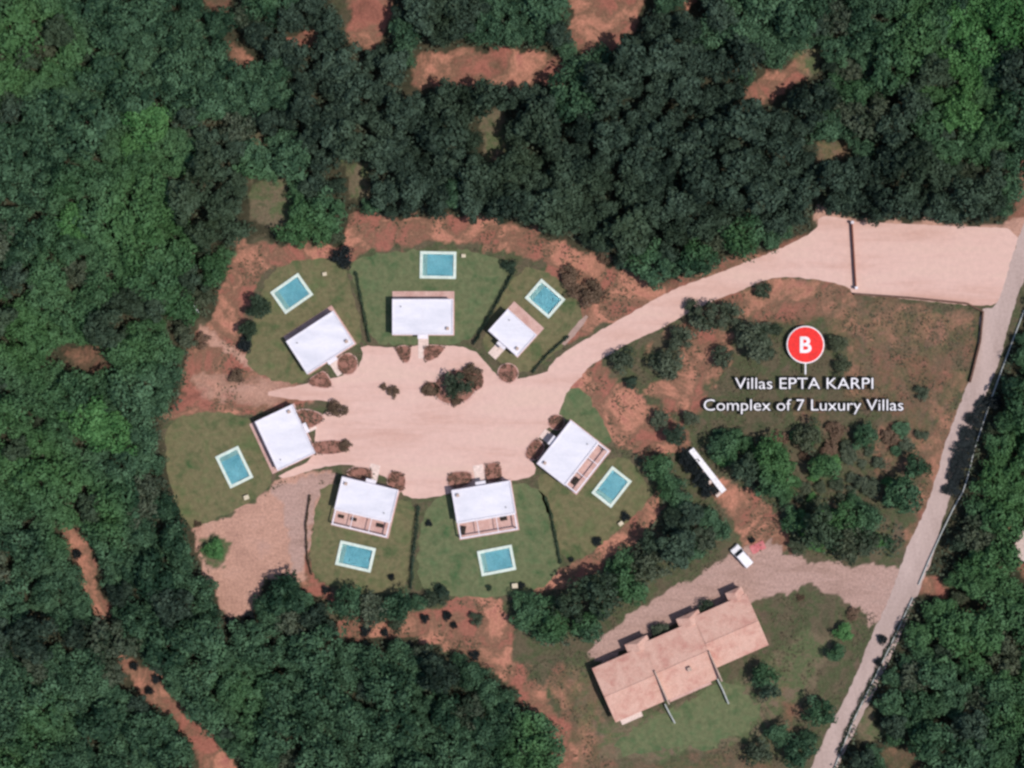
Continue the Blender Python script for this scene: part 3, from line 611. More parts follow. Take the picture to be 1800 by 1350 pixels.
# single trees and bushes in the open: (px, py, radius, kind, name, category, label)
T1 = [
 (1094,635,25,'olive','olive_tree','olive tree','dark round tree on the inner bend of the driveway'),
 (1109,674,13,'dark','bush','bush','small dark bush below the round tree at the driveway bend'),
 (1176,640,30,'olive','olive_tree','olive tree','tree with dark crown left of the bright soil slope'),
 (1196,594,25,'olive','olive_tree','olive tree','slimmer tree just above the one beside the soil slope'),
 (1240,560,30,'olive','olive_tree','olive tree','olive tree below the middle of the driveway'),
 (1280,552,26,'olive','olive_tree','olive tree','grey tree next along the driveway towards the gate'),
 (1216,545,18,'olive','bush','bush','small bush touching the lower kerb of the driveway'),
 (1341,512,18,'olive','bush','bush','lone round bush on the lower edge of the driveway'),
 (1322,605,36,'olive','olive_tree','olive tree','broad tree to the left of the red map pin'),
 (1272,628,22,'olive','olive_tree','olive tree','dark tree just above the start of the white lettering'),
 (1215,735,16,'olive','olive_tree','olive tree','tree between the bright soil slope and the lettering'),
 (1366,580,13,'olive','bush','bush','grey bush tight against the red map pin'),
 (1474,602,19,'olive','olive_tree','olive tree','thin dark tree to the right of the red map pin'),
 (1480,640,18,'olive','bush','bush','low bush under the thin tree right of the pin'),
 (1186,766,22,'dark','pine_tree','pine','dark tree at the upper end of the white wall'),
 (1160,736,20,'olive','bush','bush','small scrubby bush above the dark tree by the wall'),
 (1520,768,22,'broad','broadleaf_tree','tree','green tree under the last word of the lettering'),
 (1420,770,28,'olive','olive_tree','olive tree','grey-green tree in mid field under the lettering'),
 (1450,820,30,'broad','broadleaf_tree','tree','green tree in the middle of the lower field'),
 (1490,790,18,'olive','bush','bush','small bush between two green trees in the lower field'),
 (1582,868,38,'broad','broadleaf_tree','tree','large dark-shaded tree standing alone near the road'),
 (1612,818,24,'broad','broadleaf_tree','tree','smaller green tree above the large one near the road'),
 (1525,850,22,'olive','bush','bush','low bush between the leafy block and the large road tree'),
 (1622,690,14,'olive','bush','bush','small bush past the end of the lettering'),
 # around the villas
 (438,580,20,'dark','pine_tree','pine','dark tree beside the upper corner lawn'),
 (456,542,25,'dark','pine_tree','pine','larger dark green tree between the soil neck and pool'),
 (430,606,15,'black','bush','bush','small black bush under the two dark trees by the corner lawn'),
 (415,660,16,'brown','bush','bush','round russet bush alone on the bare red soil'),
 (355,600,18,'brown','bush','bush','russet bush at the mouth of the soil neck'),
 (1000,484,22,'brown','bush','bush','russet bush at the tip of the soil bank by the small pool'),
 (1040,515,28,'brown','bush','bush','wide brown bush between small pool and driveway bank'),
 (1012,512,20,'brown','bush','bush','smaller brown bush between small pool and the wide brown bush'),
 (378,966,22,'bright','bush','bush','bright green bush on the bare pale plot'),
 (500,1045,38,'broad','broadleaf_tree','tree','round tree with scalloped edge under the bare plot'),
 (460,1065,22,'broad','broadleaf_tree','tree','small tree at the lowest corner of the bare plot'),
 (604,452,22,'black','bush','bush','dark bush between the upper corner lawn and soil ring'),
 (895,466,14,'dark','bush','bush','dark bush at the top end of the sloping hedge'),
 (1064,452,16,'brown','bush','bush','brown scrub at the upper rim of the soil bank'),
 (696,1094,18,'olive','bush','bush','ring-shaped olive bush on the lower soil track'),
 (838,1088,14,'olive','bush','bush','low oval bush in the middle of the red soil bank'),
 (775,1040,15,'dark','bush','bush','dark bush at the bottom of the middle lawn'),
 (860,1034,6,'dark','bush','bush','tiny dark bush at the foot of the middle lawn'),
 (917,1030,7,'black','bush','bush','tiny black bush beside the pale box on the middle lawn'),
 (754,920,7,'black','bush','bush','tiny black bush near the hedge below the courtyard'),
 (688,1015,7,'black','bush','bush','tiny black bush at the foot of the left lower lawn'),
 (572,1037,9,'black','bush','bush','small black bush on the soil strip end'),
 (1100,908,10,'black','bush','bush','black bush at the rim of the lawn with slanted pool'),
 (1050,952,10,'black','bush','bush','black bush on the lower soil bank'),
 (1004,984,6,'black','bush','bush','tiny black bush where the thin hedge meets the bank'),
 (1140,792,9,'brown','bush','bush','russet bush at the red corner near the white wall'),
 (346,922,8,'brown','bush','bush','small brown bush at the corner of the bare plot'),
 (497,1018,9,'black','bush','bush','small dark bush at the top of the scalloped edge under the bare plot'),
 (513,1020,9,'black','bush','bush','small dark bush second along the scalloped edge under the bare plot'),
 (481,1028,9,'black','bush','bush','small dark bush third along the scalloped edge under the bare plot'),
 (404,1093,11,'black','bush','bush','small dark bush lowest on the rim of the bare plot'),
 (440,1083,11,'black','bush','bush','small dark bush near the lowest corner of the bare plot'),
 (746,1088,9,'black','bush','bush','small dark bush on the rim of the lower soil track'),
 (786,1083,10,'black','bush','bush','small dark bush below the middle lawn on the soil track'),
 (718,1137,10,'black','bush','bush','small dark bush at the lower rim of the soil bank'),
 (834,1152,11,'black','bush','bush','small dark bush at the bend of the winding red track'),
 (676,1112,9,'black','bush','bush','small dark bush at the left part of the lower soil bank'),
 (643,1110,11,'black','bush','bush','small dark bush at the left mouth of the lower soil bank'),
 (798,1100,8,'black','bush','bush','small dark bush alone on the red soil bank'),
 (135,975,10,'black','bush','bush','small dark bush on the rim of the short red track'),
 (235,1172,9,'black','bush','bush','small dark bush at the upper end of the long red track'),
 (275,1195,10,'black','bush','bush','small dark bush inside the bend of the long red track'),
 (262,1215,9,'black','bush','bush','small dark bush below the bend of the long red track'),
 # row house gardens
 (1160,1108,20,'olive','bush','bush','round clipped bush before the middle of the tiled row'),
 (1243,1073,21,'olive','bush','bush','round clipped bush before the upper wing of the tiled row'),
 (1345,1188,26,'broad','broadleaf_tree','tree','dark green tree behind the tiled row end'),
 (1352,1215,20,'dark','pine_tree','pine','dark slim tree below the tree at the tiled row end'),
 (1370,1290,24,'broad','broadleaf_tree','tree','tree above the lowest bare patch in the garden'),
 (1400,1320,30,'broad','broadleaf_tree','tree','lowest garden tree beside the road'),
 (1335,1320,26,'olive','olive_tree','olive tree','olive tree at the lower rim of the garden'),
 (1482,1112,20,'bright','bush','bush','green bush inside the curved bank near the junction'),
 (1470,1150,20,'broad','broadleaf_tree','tree','tree below the curved bank near the junction'),
 (1500,1080,14,'brown','bush','bush','brown bush on the curved bank near the junction'),
 (1440,1250,28,'broad','broadleaf_tree','tree','leafy tree on the verge halfway down the lower road'),
 (1420,1300,20,'broad','broadleaf_tree','tree','smaller verge tree next to the lowest garden tree'),
 (1322,950,7,'black','bush','bush','small blackish bush on red soil near the white van'),
 (1408,1052,8,'brown','bush','bush','tiny brown bush on the track verge'),
 # roadside
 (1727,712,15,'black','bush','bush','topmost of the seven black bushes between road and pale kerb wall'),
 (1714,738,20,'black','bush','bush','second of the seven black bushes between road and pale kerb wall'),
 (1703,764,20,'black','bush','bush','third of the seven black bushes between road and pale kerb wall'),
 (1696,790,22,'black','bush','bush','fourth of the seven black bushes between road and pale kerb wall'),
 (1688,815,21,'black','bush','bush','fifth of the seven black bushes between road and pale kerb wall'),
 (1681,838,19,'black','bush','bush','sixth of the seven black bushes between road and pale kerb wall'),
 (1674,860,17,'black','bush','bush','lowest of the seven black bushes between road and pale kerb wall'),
 (1748,708,16,'black','bush','bush','black bush on the wood side of the pale kerb wall'),
 (1552,1125,10,'black','bush','bush','small dark bush on the verge below the junction'),
 (1545,1165,9,'black','bush','bush','small dark bush further down the road verge'),
 # bushes against the white wall
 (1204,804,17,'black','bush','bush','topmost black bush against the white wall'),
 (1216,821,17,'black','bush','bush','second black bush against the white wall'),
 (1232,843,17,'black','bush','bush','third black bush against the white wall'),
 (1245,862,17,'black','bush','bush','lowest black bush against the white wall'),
 # courtyard
 (592,720,19,'brown','bush','bush','dark russet bush at the courtyard mouth by the westernmost villa'),
 (606,784,13,'brown','bush','bush','dark russet bush at the tip of the long reddish bed'),
 (690,688,13,'brown','bush','bush','small brown bush alone on the courtyard paving'),
 (674,680,8,'brown','bush','bush','tiny twig bush touching the lone brown courtyard bush'),
 (752,686,14,'brown','bush','bush','brown bush on the left tip of the round island'),
 (802,678,26,'olive','olive_tree','olive tree','olive tree in the middle of the round island'),
 (828,655,18,'brown','bush','bush','brown bush on the upper rim of the round island'),
 (800,704,13,'brown','bush','bush','brown bush at the lower rim of the round island'),
]
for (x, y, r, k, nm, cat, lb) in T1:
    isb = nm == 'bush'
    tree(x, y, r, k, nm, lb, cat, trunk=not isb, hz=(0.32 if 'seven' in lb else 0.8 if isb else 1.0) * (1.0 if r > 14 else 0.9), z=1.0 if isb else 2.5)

def weeds():
    n = 90000
    X = rng.uniform(280, 1760, n); Y = rng.uniform(370, 1370, n)
    d = sdist(OPEN_MAIN, X, Y)
    nn = np.array([mnoise.noise(Vector((x*0.018, y*0.018, 6.3))) + 0.6*mnoise.noise(Vector((x*0.06, y*0.06, 2.3))) for x, y in zip(X, Y)])
    field = in_poly([(1060,640),(1200,560),(1330,500),(1500,510),(1720,545),(1700,690),(1590,980),(1385,990),(1290,870)], X, Y)
    keep = (d > 0) & (nn + np.where(field, 0.10, -0.04) > 0.12)
    for hard in [l[0] for l in LAWNS] + [PAVED[0], PAVED[1], PAVED[2]]: keep &= sdist(hard, X, Y) < -3
    keep &= ~in_poly([(1035,1165),(1310,1040),(1365,1140),(1080,1285)], X, Y) & ~in_poly([(1030,1160),(1110,1072),(1290,978),(1375,960),(1500,1000),(1600,998),(1570,1090),(1430,1035),(1300,1062)], X, Y) & ~in_poly([(345,940),(560,820),(540,1010),(400,1085)], X, Y)
    X, Y = X[keep], Y[keep]; k = len(X)
    pos = np.stack([(X-900)*0.1, (675-Y)*0.1, rng.uniform(0.02, 0.3, k)], 1)
    me = leaf_mesh('weeds', pos, rng.normal(size=(k, 3))*0.45+np.array([0, 0, 1.0]), rng.uniform(0.14, 0.42, k), np.clip(rng.normal(0.55, 0.2, k), 0, 1), M['weed'])
    o = bpy.data.objects.new('weeds', me); COL.objects.link(o); tag(o, 'dry weeds and low scrub on the field and soil banks', kind='stuff')
weeds()
# scattered scrub bushes over the field, too alike to tell apart
bush_spots = []
for _ in range(900):
    x, y = random.uniform(1130, 1640), random.uniform(540, 960)
    r = random.uniform(9, 21)
    if not in_poly([(1215,660),(1290,560),(1330,540),(1500,640),(1640,740),(1655,790),(1600,940),(1560,960),(1400,960),(1290,860),(1240,770)], np.array([x]), np.array([y]))[0]: continue
    if 1215 < x < 1630 and 640 < y < 752: continue
    if abs(x-1416) < 55 and abs(y-606) < 50: continue
    if mnoise.noise(Vector((x*0.012, y*0.012, 4.4))) + (0.18 if y > 738 else -0.22) < 0: continue
    if math.hypot(x-1260, y-845) < 42 or any(math.hypot(x-a, y-b_) < (r+c_)*0.7 for a, b_, c_ in bush_spots): continue
    bush_spots.append((x, y, r))
    if len(bush_spots) >= 75: break
for x, y, r in bush_spots:
    tree(x, y, r, random.choice(['olive', 'olive', 'broad', 'bright' if y > 800 else 'brown']), 'bush', 'low scrub bush among the many scattered over the field', 'bush', 'scrub bushes scattered over the field', trunk=False, hz=0.6, z=1.0)
# ------------------------------------------------------------------ hedges
def hedge(px, wid, hgt, label, mat='leaf_dark'):
    pts = [P(*p) for p in px]
    pos = []; nr = []
    for a, b_ in zip(pts[:-1], pts[1:]):
        L = math.hypot(b_[0]-a[0], b_[1]-a[1]); n = int(L * 90)
        f = rng.random(n); side = rng.uniform(-1, 1, n); zz = rng.uniform(0.05, 1, n) ** 0.6
        nx_, ny_ = -(b_[1]-a[1])/L, (b_[0]-a[0])/L
        w_ = wid * (1 + 0.4*np.sin(f*L*2.1)) * 0.5
        pos.append(np.stack([a[0]+(b_[0]-a[0])*f+nx_*side*w_, a[1]+(b_[1]-a[1])*f+ny_*side*w_, zz*hgt*(1+0.15*np.sin(f*L*3))], 1))
        nr.append(np.stack([nx_*side*2, ny_*side*2, zz], 1) + rng.normal(size=(n, 3))*0.5)
    pos = np.concatenate(pos); nr = np.concatenate(nr); k = len(pos)
    me = leaf_mesh('hedge', pos, nr, rng.uniform(0.14, 0.3, k), np.clip(rng.normal(0.35, 0.2, k), 0, 1), M[mat])
    o = bpy.data.objects.new('hedge', me); COL.objects.link(o); tag(o, label, 'hedge', 'garden hedges between the villa lawns')
hedge([(626,478),(634,520),(642,560),(650,602)], 0.45, 1.1, 'dark hedge between the upper corner lawn and topmost lawn')
hedge([(905,472),(880,520),(858,560),(832,606)], 0.5, 1.2, 'slanting dark hedge between topmost lawn and small villa')
hedge([(736,888),(732,930),(726,975),(722,1035)], 0.6, 1.3, 'thick dark hedge between the two lower lawns')
hedge([(958,872),(968,900),(978,950),(985,990)], 0.45, 1.0, 'thin dark hedge left of the slanted-pool lawn')
hedge([(1000,590),(960,625),(935,655)], 0.4, 0.9, 'low hedge along the outer side of the small villa')
hedge([(1598,1068),(1575,1112),(1547,1165),(1517,1225),(1490,1280),(1474,1325)], 0.9, 0.5, 'low scruffy hedge between lower road and pale thin wall', 'leaf_olive')
hedge([(545,870),(538,920),(540,980),(548,1010)], 0.35, 0.7, 'brownish low hedge bordering the bare plot', 'leaf_brown')

# ------------------------------------------------------------------ planting beds
def bed(px, label, mat='brown'):
    pts = [P(*p) for p in px]; cx = sum(p[0] for p in pts)/len(pts); cy = sum(p[1] for p in pts)/len(pts)
    loc = [(x-cx, y-cy) for x, y in pts]
    root = empty('planting_bed', (cx, cy, 0.024), 0, label, 'planting bed', 'planting beds at the villa fronts')
    out_ = wobble(loc, 0.05, 0.4, smooth=2)
    MB().poly(out_, 0, 0.10).build('kerb', M['terrace'], root)
    MB().poly([(x*0.9, y*0.9) for x, y in out_], 0.104, 0.16).build('soil', M['bedsoil'], root)
    xs = np.array([p[0] for p in loc]); ys = np.array([p[1] for p in loc])
    n = 650; X = rng.uniform(xs.min(), xs.max(), n); Y = rng.uniform(ys.min(), ys.max(), n)
    k = (sdist(loc, X, Y) > 0.12) & (np.array([mnoise.noise(Vector((x*0.9+cx, y*0.9+cy, 8))) for x, y in zip(X, Y)]) > -0.12)
    X, Y = X[k], Y[k]; n = len(X)
    me = leaf_mesh('foliage', np.stack([X, Y, rng.uniform(0.18, 0.55, n)], 1), rng.normal(size=(n, 3))*0.6+np.array([0, 0, 1]), rng.uniform(0.12, 0.28, n), np.clip(rng.normal(0.5, 0.2, n), 0, 1), M['leaf_'+mat])
    o = bpy.data.objects.new('foliage', me); COL.objects.link(o); o.parent = root
def blob(cx, cy, rx, ry, a=0, n=9):
    a = math.radians(a)
    return [(cx + rx*math.cos(q)*math.cos(a) - ry*math.sin(q)*math.sin(a), cy + rx*math.cos(q)*math.sin(a) + ry*math.sin(q)*math.cos(a)) for q in [6.2832*i/n for i in range(n)]]
bed(blob(611,640,20,21), 'round russet bed at the lower corner of the upper corner villa')
bed([(560,655),(572,650),(592,685),(545,680),(540,668)], 'triangular russet bed by the upper corner villa path')
bed([(690,608),(725,606),(722,636),(708,640)], 'wedge bed left of the topmost villa path')
bed([(742,606),(788,606),(772,628),(745,640)], 'wedge bed right of the topmost villa path')
bed(blob(800,680,44,34,-15), 'large round island bed in the courtyard', 'olive')
bed(blob(893,656,20,19), 'round bed at the front of the small villa')
bed(blob(757,684,19,14), 'small bed joined to the left side of the island')
bed(blob(838,668,14,20), 'russet bed joined to the right side of the island')
bed([(518,716),(560,722),(575,738),(545,755),(522,752)], 'greenish bed above the westernmost villa entrance path', 'olive')
bed([(543,775),(615,772),(618,795),(552,802)], 'long reddish bed right of the westernmost villa')
bed([(605,832),(620,820),(655,822),(655,846),(625,842)], 'olive bed left of the path to the villa beside the bare plot')
bed([(680,836),(690,825),(714,832),(714,862),(700,866),(680,856)], 'russet bed right of the path to the villa beside the bare plot')
bed([(784,830),(830,825),(832,850),(795,862),(786,852)], 'russet bed left of the middle lower villa path')
bed([(850,814),(880,810),(886,846),(853,850)], 'squarish russet bed right of the middle lower villa path')
bed([(944,766),(962,786),(942,812),(920,806),(926,785)], 'slanting bed beside the courtyard-end villa')
bed(blob(978,742,16,15), 'small bed above the courtyard-end villa path')

# ------------------------------------------------------------------ villas
WH = 3.1
def villa(cx, cy, ang, L, W, back, label, front_path=None, pergola=True, side=0.5):
    """cx,cy: roof centre on the map; ang: turn of the long side in degrees (ccw); local -y is the courtyard side... back: depth of rear terrace (m)"""
    x, y = P(cx, cy, WH); a = math.radians(ang)
    root = empty('villa', (x, y, 0), a, label, 'villa', 'white flat-roofed villas round the courtyard')
    hx, hy = L/2, W/2
    MB().box(-hx-0.25, hx+0.25, -hy-0.2, hy+back+0.3, 0.03, 0.18).build('terrace', M['terrace'], root, 0.02)
    MB().box(-hx, hx, -hy, hy, 0.18, WH-0.15).build('wall', M['white'], root)
    rf = MB().box(-hx-0.12, hx+0.12, -hy-0.12, hy+0.12, WH-0.15, WH).build('roof', M['roofwhite'], root, 0.02)
    MB().ring(-hx-0.12, hx+0.12, -hy-0.12, hy+0.12, 0.2, WH, WH+0.22).build('parapet', M['white'], rf, 0.02)
    MB().box(-0.03, 0.03, -hy+0.2, hy-0.2, WH+0.002, WH+0.03).build('seam', M['white'], rf)
    v = MB(); v.box(hx-1.1, hx-0.6, -hy+0.7, -hy+1.2, WH, WH+0.7).build('chimney', M['tanwall'], rf, 0.02)
    MB().cyl(-hx+1.4, hy-1.2, WH, WH+0.35, 0.12, 0.12, 10).build('vent', M['metal'], rf)
    # openings
    def win(wx, wy, ww, wh, z, axis):
        d = 0.04
        if axis == 'y': bx = (wx-ww/2, wx+ww/2, wy-d, wy+d)
        else: bx = (wx-d, wx+d, wy-ww/2, wy+ww/2)
        p_ = MB().box(*bx, z, z+wh).build('window', M['glass'], root)
        f = MB(); t_ = 0.07; e = 0.06
        if axis == 'y':
            for q in ((wx-ww/2-t_, wx-ww/2, z, z+wh), (wx+ww/2, wx+ww/2+t_, z, z+wh), (wx-ww/2-t_, wx+ww/2+t_, z-t_, z), (wx-ww/2-t_, wx+ww/2+t_, z+wh, z+wh+t_), (wx-t_/2, wx+t_/2, z, z+wh)):
                f.box(q[0], q[1], wy-e, wy+e, q[2], q[3])
        else:
            for q in ((wy-ww/2-t_, wy-ww/2, z, z+wh), (wy+ww/2, wy+ww/2+t_, z, z+wh), (wy-ww/2-t_, wy+ww/2+t_, z-t_, z), (wy-ww/2-t_, wy+ww/2+t_, z+wh, z+wh+t_)):
                f.box(wx-e, wx+e, q[0], q[1], q[2], q[3])
        f.build('frame', M['darkwood'], p_)
    win(-hx*0.45, hy, 2.2, 2.1, 0.25, 'y'); win(hx*0.5, hy, 2.0, 2.1, 0.25, 'y')
    win(-hx*0.6, -hy, 1.1, 1.1, 1.1, 'y'); win(hx*0.6, -hy, 1.1, 1.1, 1.1, 'y'); win(hx, 0, 1.2, 1.1, 1.1, 'x'); win(-hx, 0.4, 1.2, 1.1, 1.1, 'x')
    dr = MB().box(-0.5, 0.5, -hy-0.05, -hy+0.02, 0.18, 2.3).build('door', M['darkwood'], root)
    MB().box(0.34, 0.38, -hy-0.12, -hy-0.05, 1.15, 1.3).build('handle', M['metal'], dr)
    MB().box(-0.9, 0.9, -hy-0.8, -hy-0.12, 2.5, 2.62).build('canopy', M['white'], root, 0.01)
    if pergola and back > 2:
        pg = MB().ring(-hx, hx, hy+0.12, hy+back, 0.22, 2.1, 2.25).build('pergola', M['white'], root, 0.015)
        for k in range(1, 3):
            xx = -hx + L*k/3
            MB().box(xx-0.06, xx+0.06, hy+0.32, hy+back-0.2, 2.11, 2.22).build('beam', M['white'], pg)
        for sx in (-1, 1): MB().box(sx*hx-0.1-(0.1 if sx > 0 else -0.1), sx*hx+0.1-(0.1 if sx > 0 else -0.1), hy+back-0.2, hy+back, 0.18, 2.1).build('post', M['white'], pg)
    if front_path:
        MB().box(-0.9, 0.9, -hy-front_path, -hy-0.203, 0.028, 0.10).build('path', M['path'], root, 0.01)
    return root

def pool(cx, cy, ang, L, W, label):
    x, y = P(cx, cy); a = math.radians(ang)
    root = empty('swimming_pool', (x, y, 0), a, label, 'swimming pool', 'rectangular villa pools')
    hx, hy = L/2, W/2; t_ = 0.52
    MB().ring(-hx, hx, -hy, hy, t_, 0.02, 0.30).build('coping', M['coping'], root, 0.03)
    MB().box(-hx+t_, hx-t_, -hy+t_, hy-t_, 0.016, 0.05).build('basin', M['pooltile'], root)
    MB().box(-hx+t_, hx-t_, -hy+t_, hy-t_, 0.150, 0.20).build('water', M['water'], root)
    ld = MB()
    for yy in (-0.25, 0.25): ld.box(hx-t_-0.04, hx-t_+0.02, yy-0.03, yy+0.03, 0.1, 0.85)
    ld.box(hx-t_-0.038, hx-t_+0.018, -0.22, 0.22, 0.35, 0.40)
    st = MB(); st.box(-hx+t_, -hx+t_+0.45, -hy+t_, hy-t_, 0.052, 0.14); st.box(-hx+t_+0.45, -hx+t_+0.8, -hy+t_, hy-t_, 0.052, 0.10)
    st.build('step', M['coping'], root)
    ld.build('ladder', M['metal'], root)
    return root

# local +y is the garden (pool) side
villa(563,602,33+0, 9.6,6.6,1.0,'villa at the upper corner of the ring, turned towards the slanted teal pool', 3.2)
villa(743,557,0, 10.4,6.0,1.3,'topmost villa, squared to the picture, pool straight behind', 4.2)
villa(901,585,-42, 6.6,4.9,1.6,'smallest villa, beside the hedge and driveway', 3.0)
villa(501,769,-65+180, 9.2,7.0,1.2,'westernmost villa, facing the courtyard mouth, pool on wide lawn', 2.0)
villa(644,878,180-13.5, 9.9,5.6,2.9,'lower villa next to the bare plot, long terrace frame behind', 3.4)
villa(850,882,180+9.5, 10.2,5.6,3.0,'middle lower villa, dark seat on its framed terrace', 3.6)
villa(998,796,180+52, 9.4,6.0,2.6,'villa at the far end of the courtyard, slanted pool touching its terrace', 2.6)
pool(513,516,35,6.0,4.7,'slanted teal pool on the upper corner lawn')
pool(770,466,-1,6.4,4.8,'level pool behind the topmost villa')
pool(958,525,-41,5.6,4.5,'diamond-turned pool behind the smallest villa')
pool(412,821,-64,6.2,4.5,'upright pool on the wide westernmost lawn')
pool(625,978,-13,6.4,4.4,'pool below the villa next to the bare plot')
pool(873,985,11,6.2,4.5,'pool below the middle lower villa')
pool(1075,856,52,6.0,4.4,'steeply turned pool beside the courtyard-end villa')

def seat(px, py, ang, label, s=1.0):
    x, y = P(px, py); root = empty('patio_sofa', (x, y, 0.18), math.radians(ang), label, 'sofa', 'dark patio seats')
    root.scale = (s, s, s)
    MB().box(-0.6, 0.6, -0.35, 0.35, 0.0, 0.32).build('seat', M['wicker'], root, 0.03)
    MB().box(-0.6, 0.6, 0.35, 0.47, 0.0, 0.75).build('backrest', M['wicker'], root, 0.03)
    for sx in (-1, 1): MB().box(sx*0.66-0.06, sx*0.66+0.06, -0.35, 0.47, 0.0, 0.55).build('arm', M['wicker'], root, 0.02)
    MB().box(-0.5, 0.5, -0.28, 0.25, 0.322, 0.42).build('cushion', M['wicker'], root, 0.03)
seat(815,932,80,'dark seat at the left end of the middle lower villa terrace')
seat(886,912,10,'dark seat at the right end of the middle lower villa terrace', 0.8)
seat(1012,846,50,'dark seat at the lower corner of the courtyard-end villa terrace')
seat(668,924,-13,'dark seat on the terrace next to the bare plot villa', 0.8)
seat(600,908,-13,'dark seat at the outer end of the bare plot villa terrace', 0.7)
seat(622,913,-13,'dark seat near the middle of the bare plot villa terrace', 0.7)

def utility(px, py, ang, label, s=1.0):
    x, y = P(px, py); root = empty('utility_box', (x, y, 0.012), math.radians(ang), label, 'utility box', 'small pale boxes on the lawns')
    root.scale = (s, s, s)
    MB().box(-0.4, 0.4, -0.32, 0.32, 0, 0.8).build('housing', M['palebox'], root, 0.02)
    MB().box(-0.46, 0.46, -0.38, 0.38, 0.8, 0.88).build('lid', M['palebox'], root, 0.02)
    MB().box(-0.28, 0.28, -0.345, -0.32, 0.1, 0.72).build('door', M['metal'], root)
utility(905,1029,5,'pale box at the bottom of the middle lower lawn', 1.1)
utility(434,874,20,'pale box at the lower edge of the westernmost lawn')
utility(571,482,10,'pale box on the lawn right of the slanted teal pool', 0.8)
utility(815,450,0,'pale box on the lawn right of the level pool', 0.8)
utility(1091,920,40,'pale box on the lawn below the steeply turned pool', 0.9)

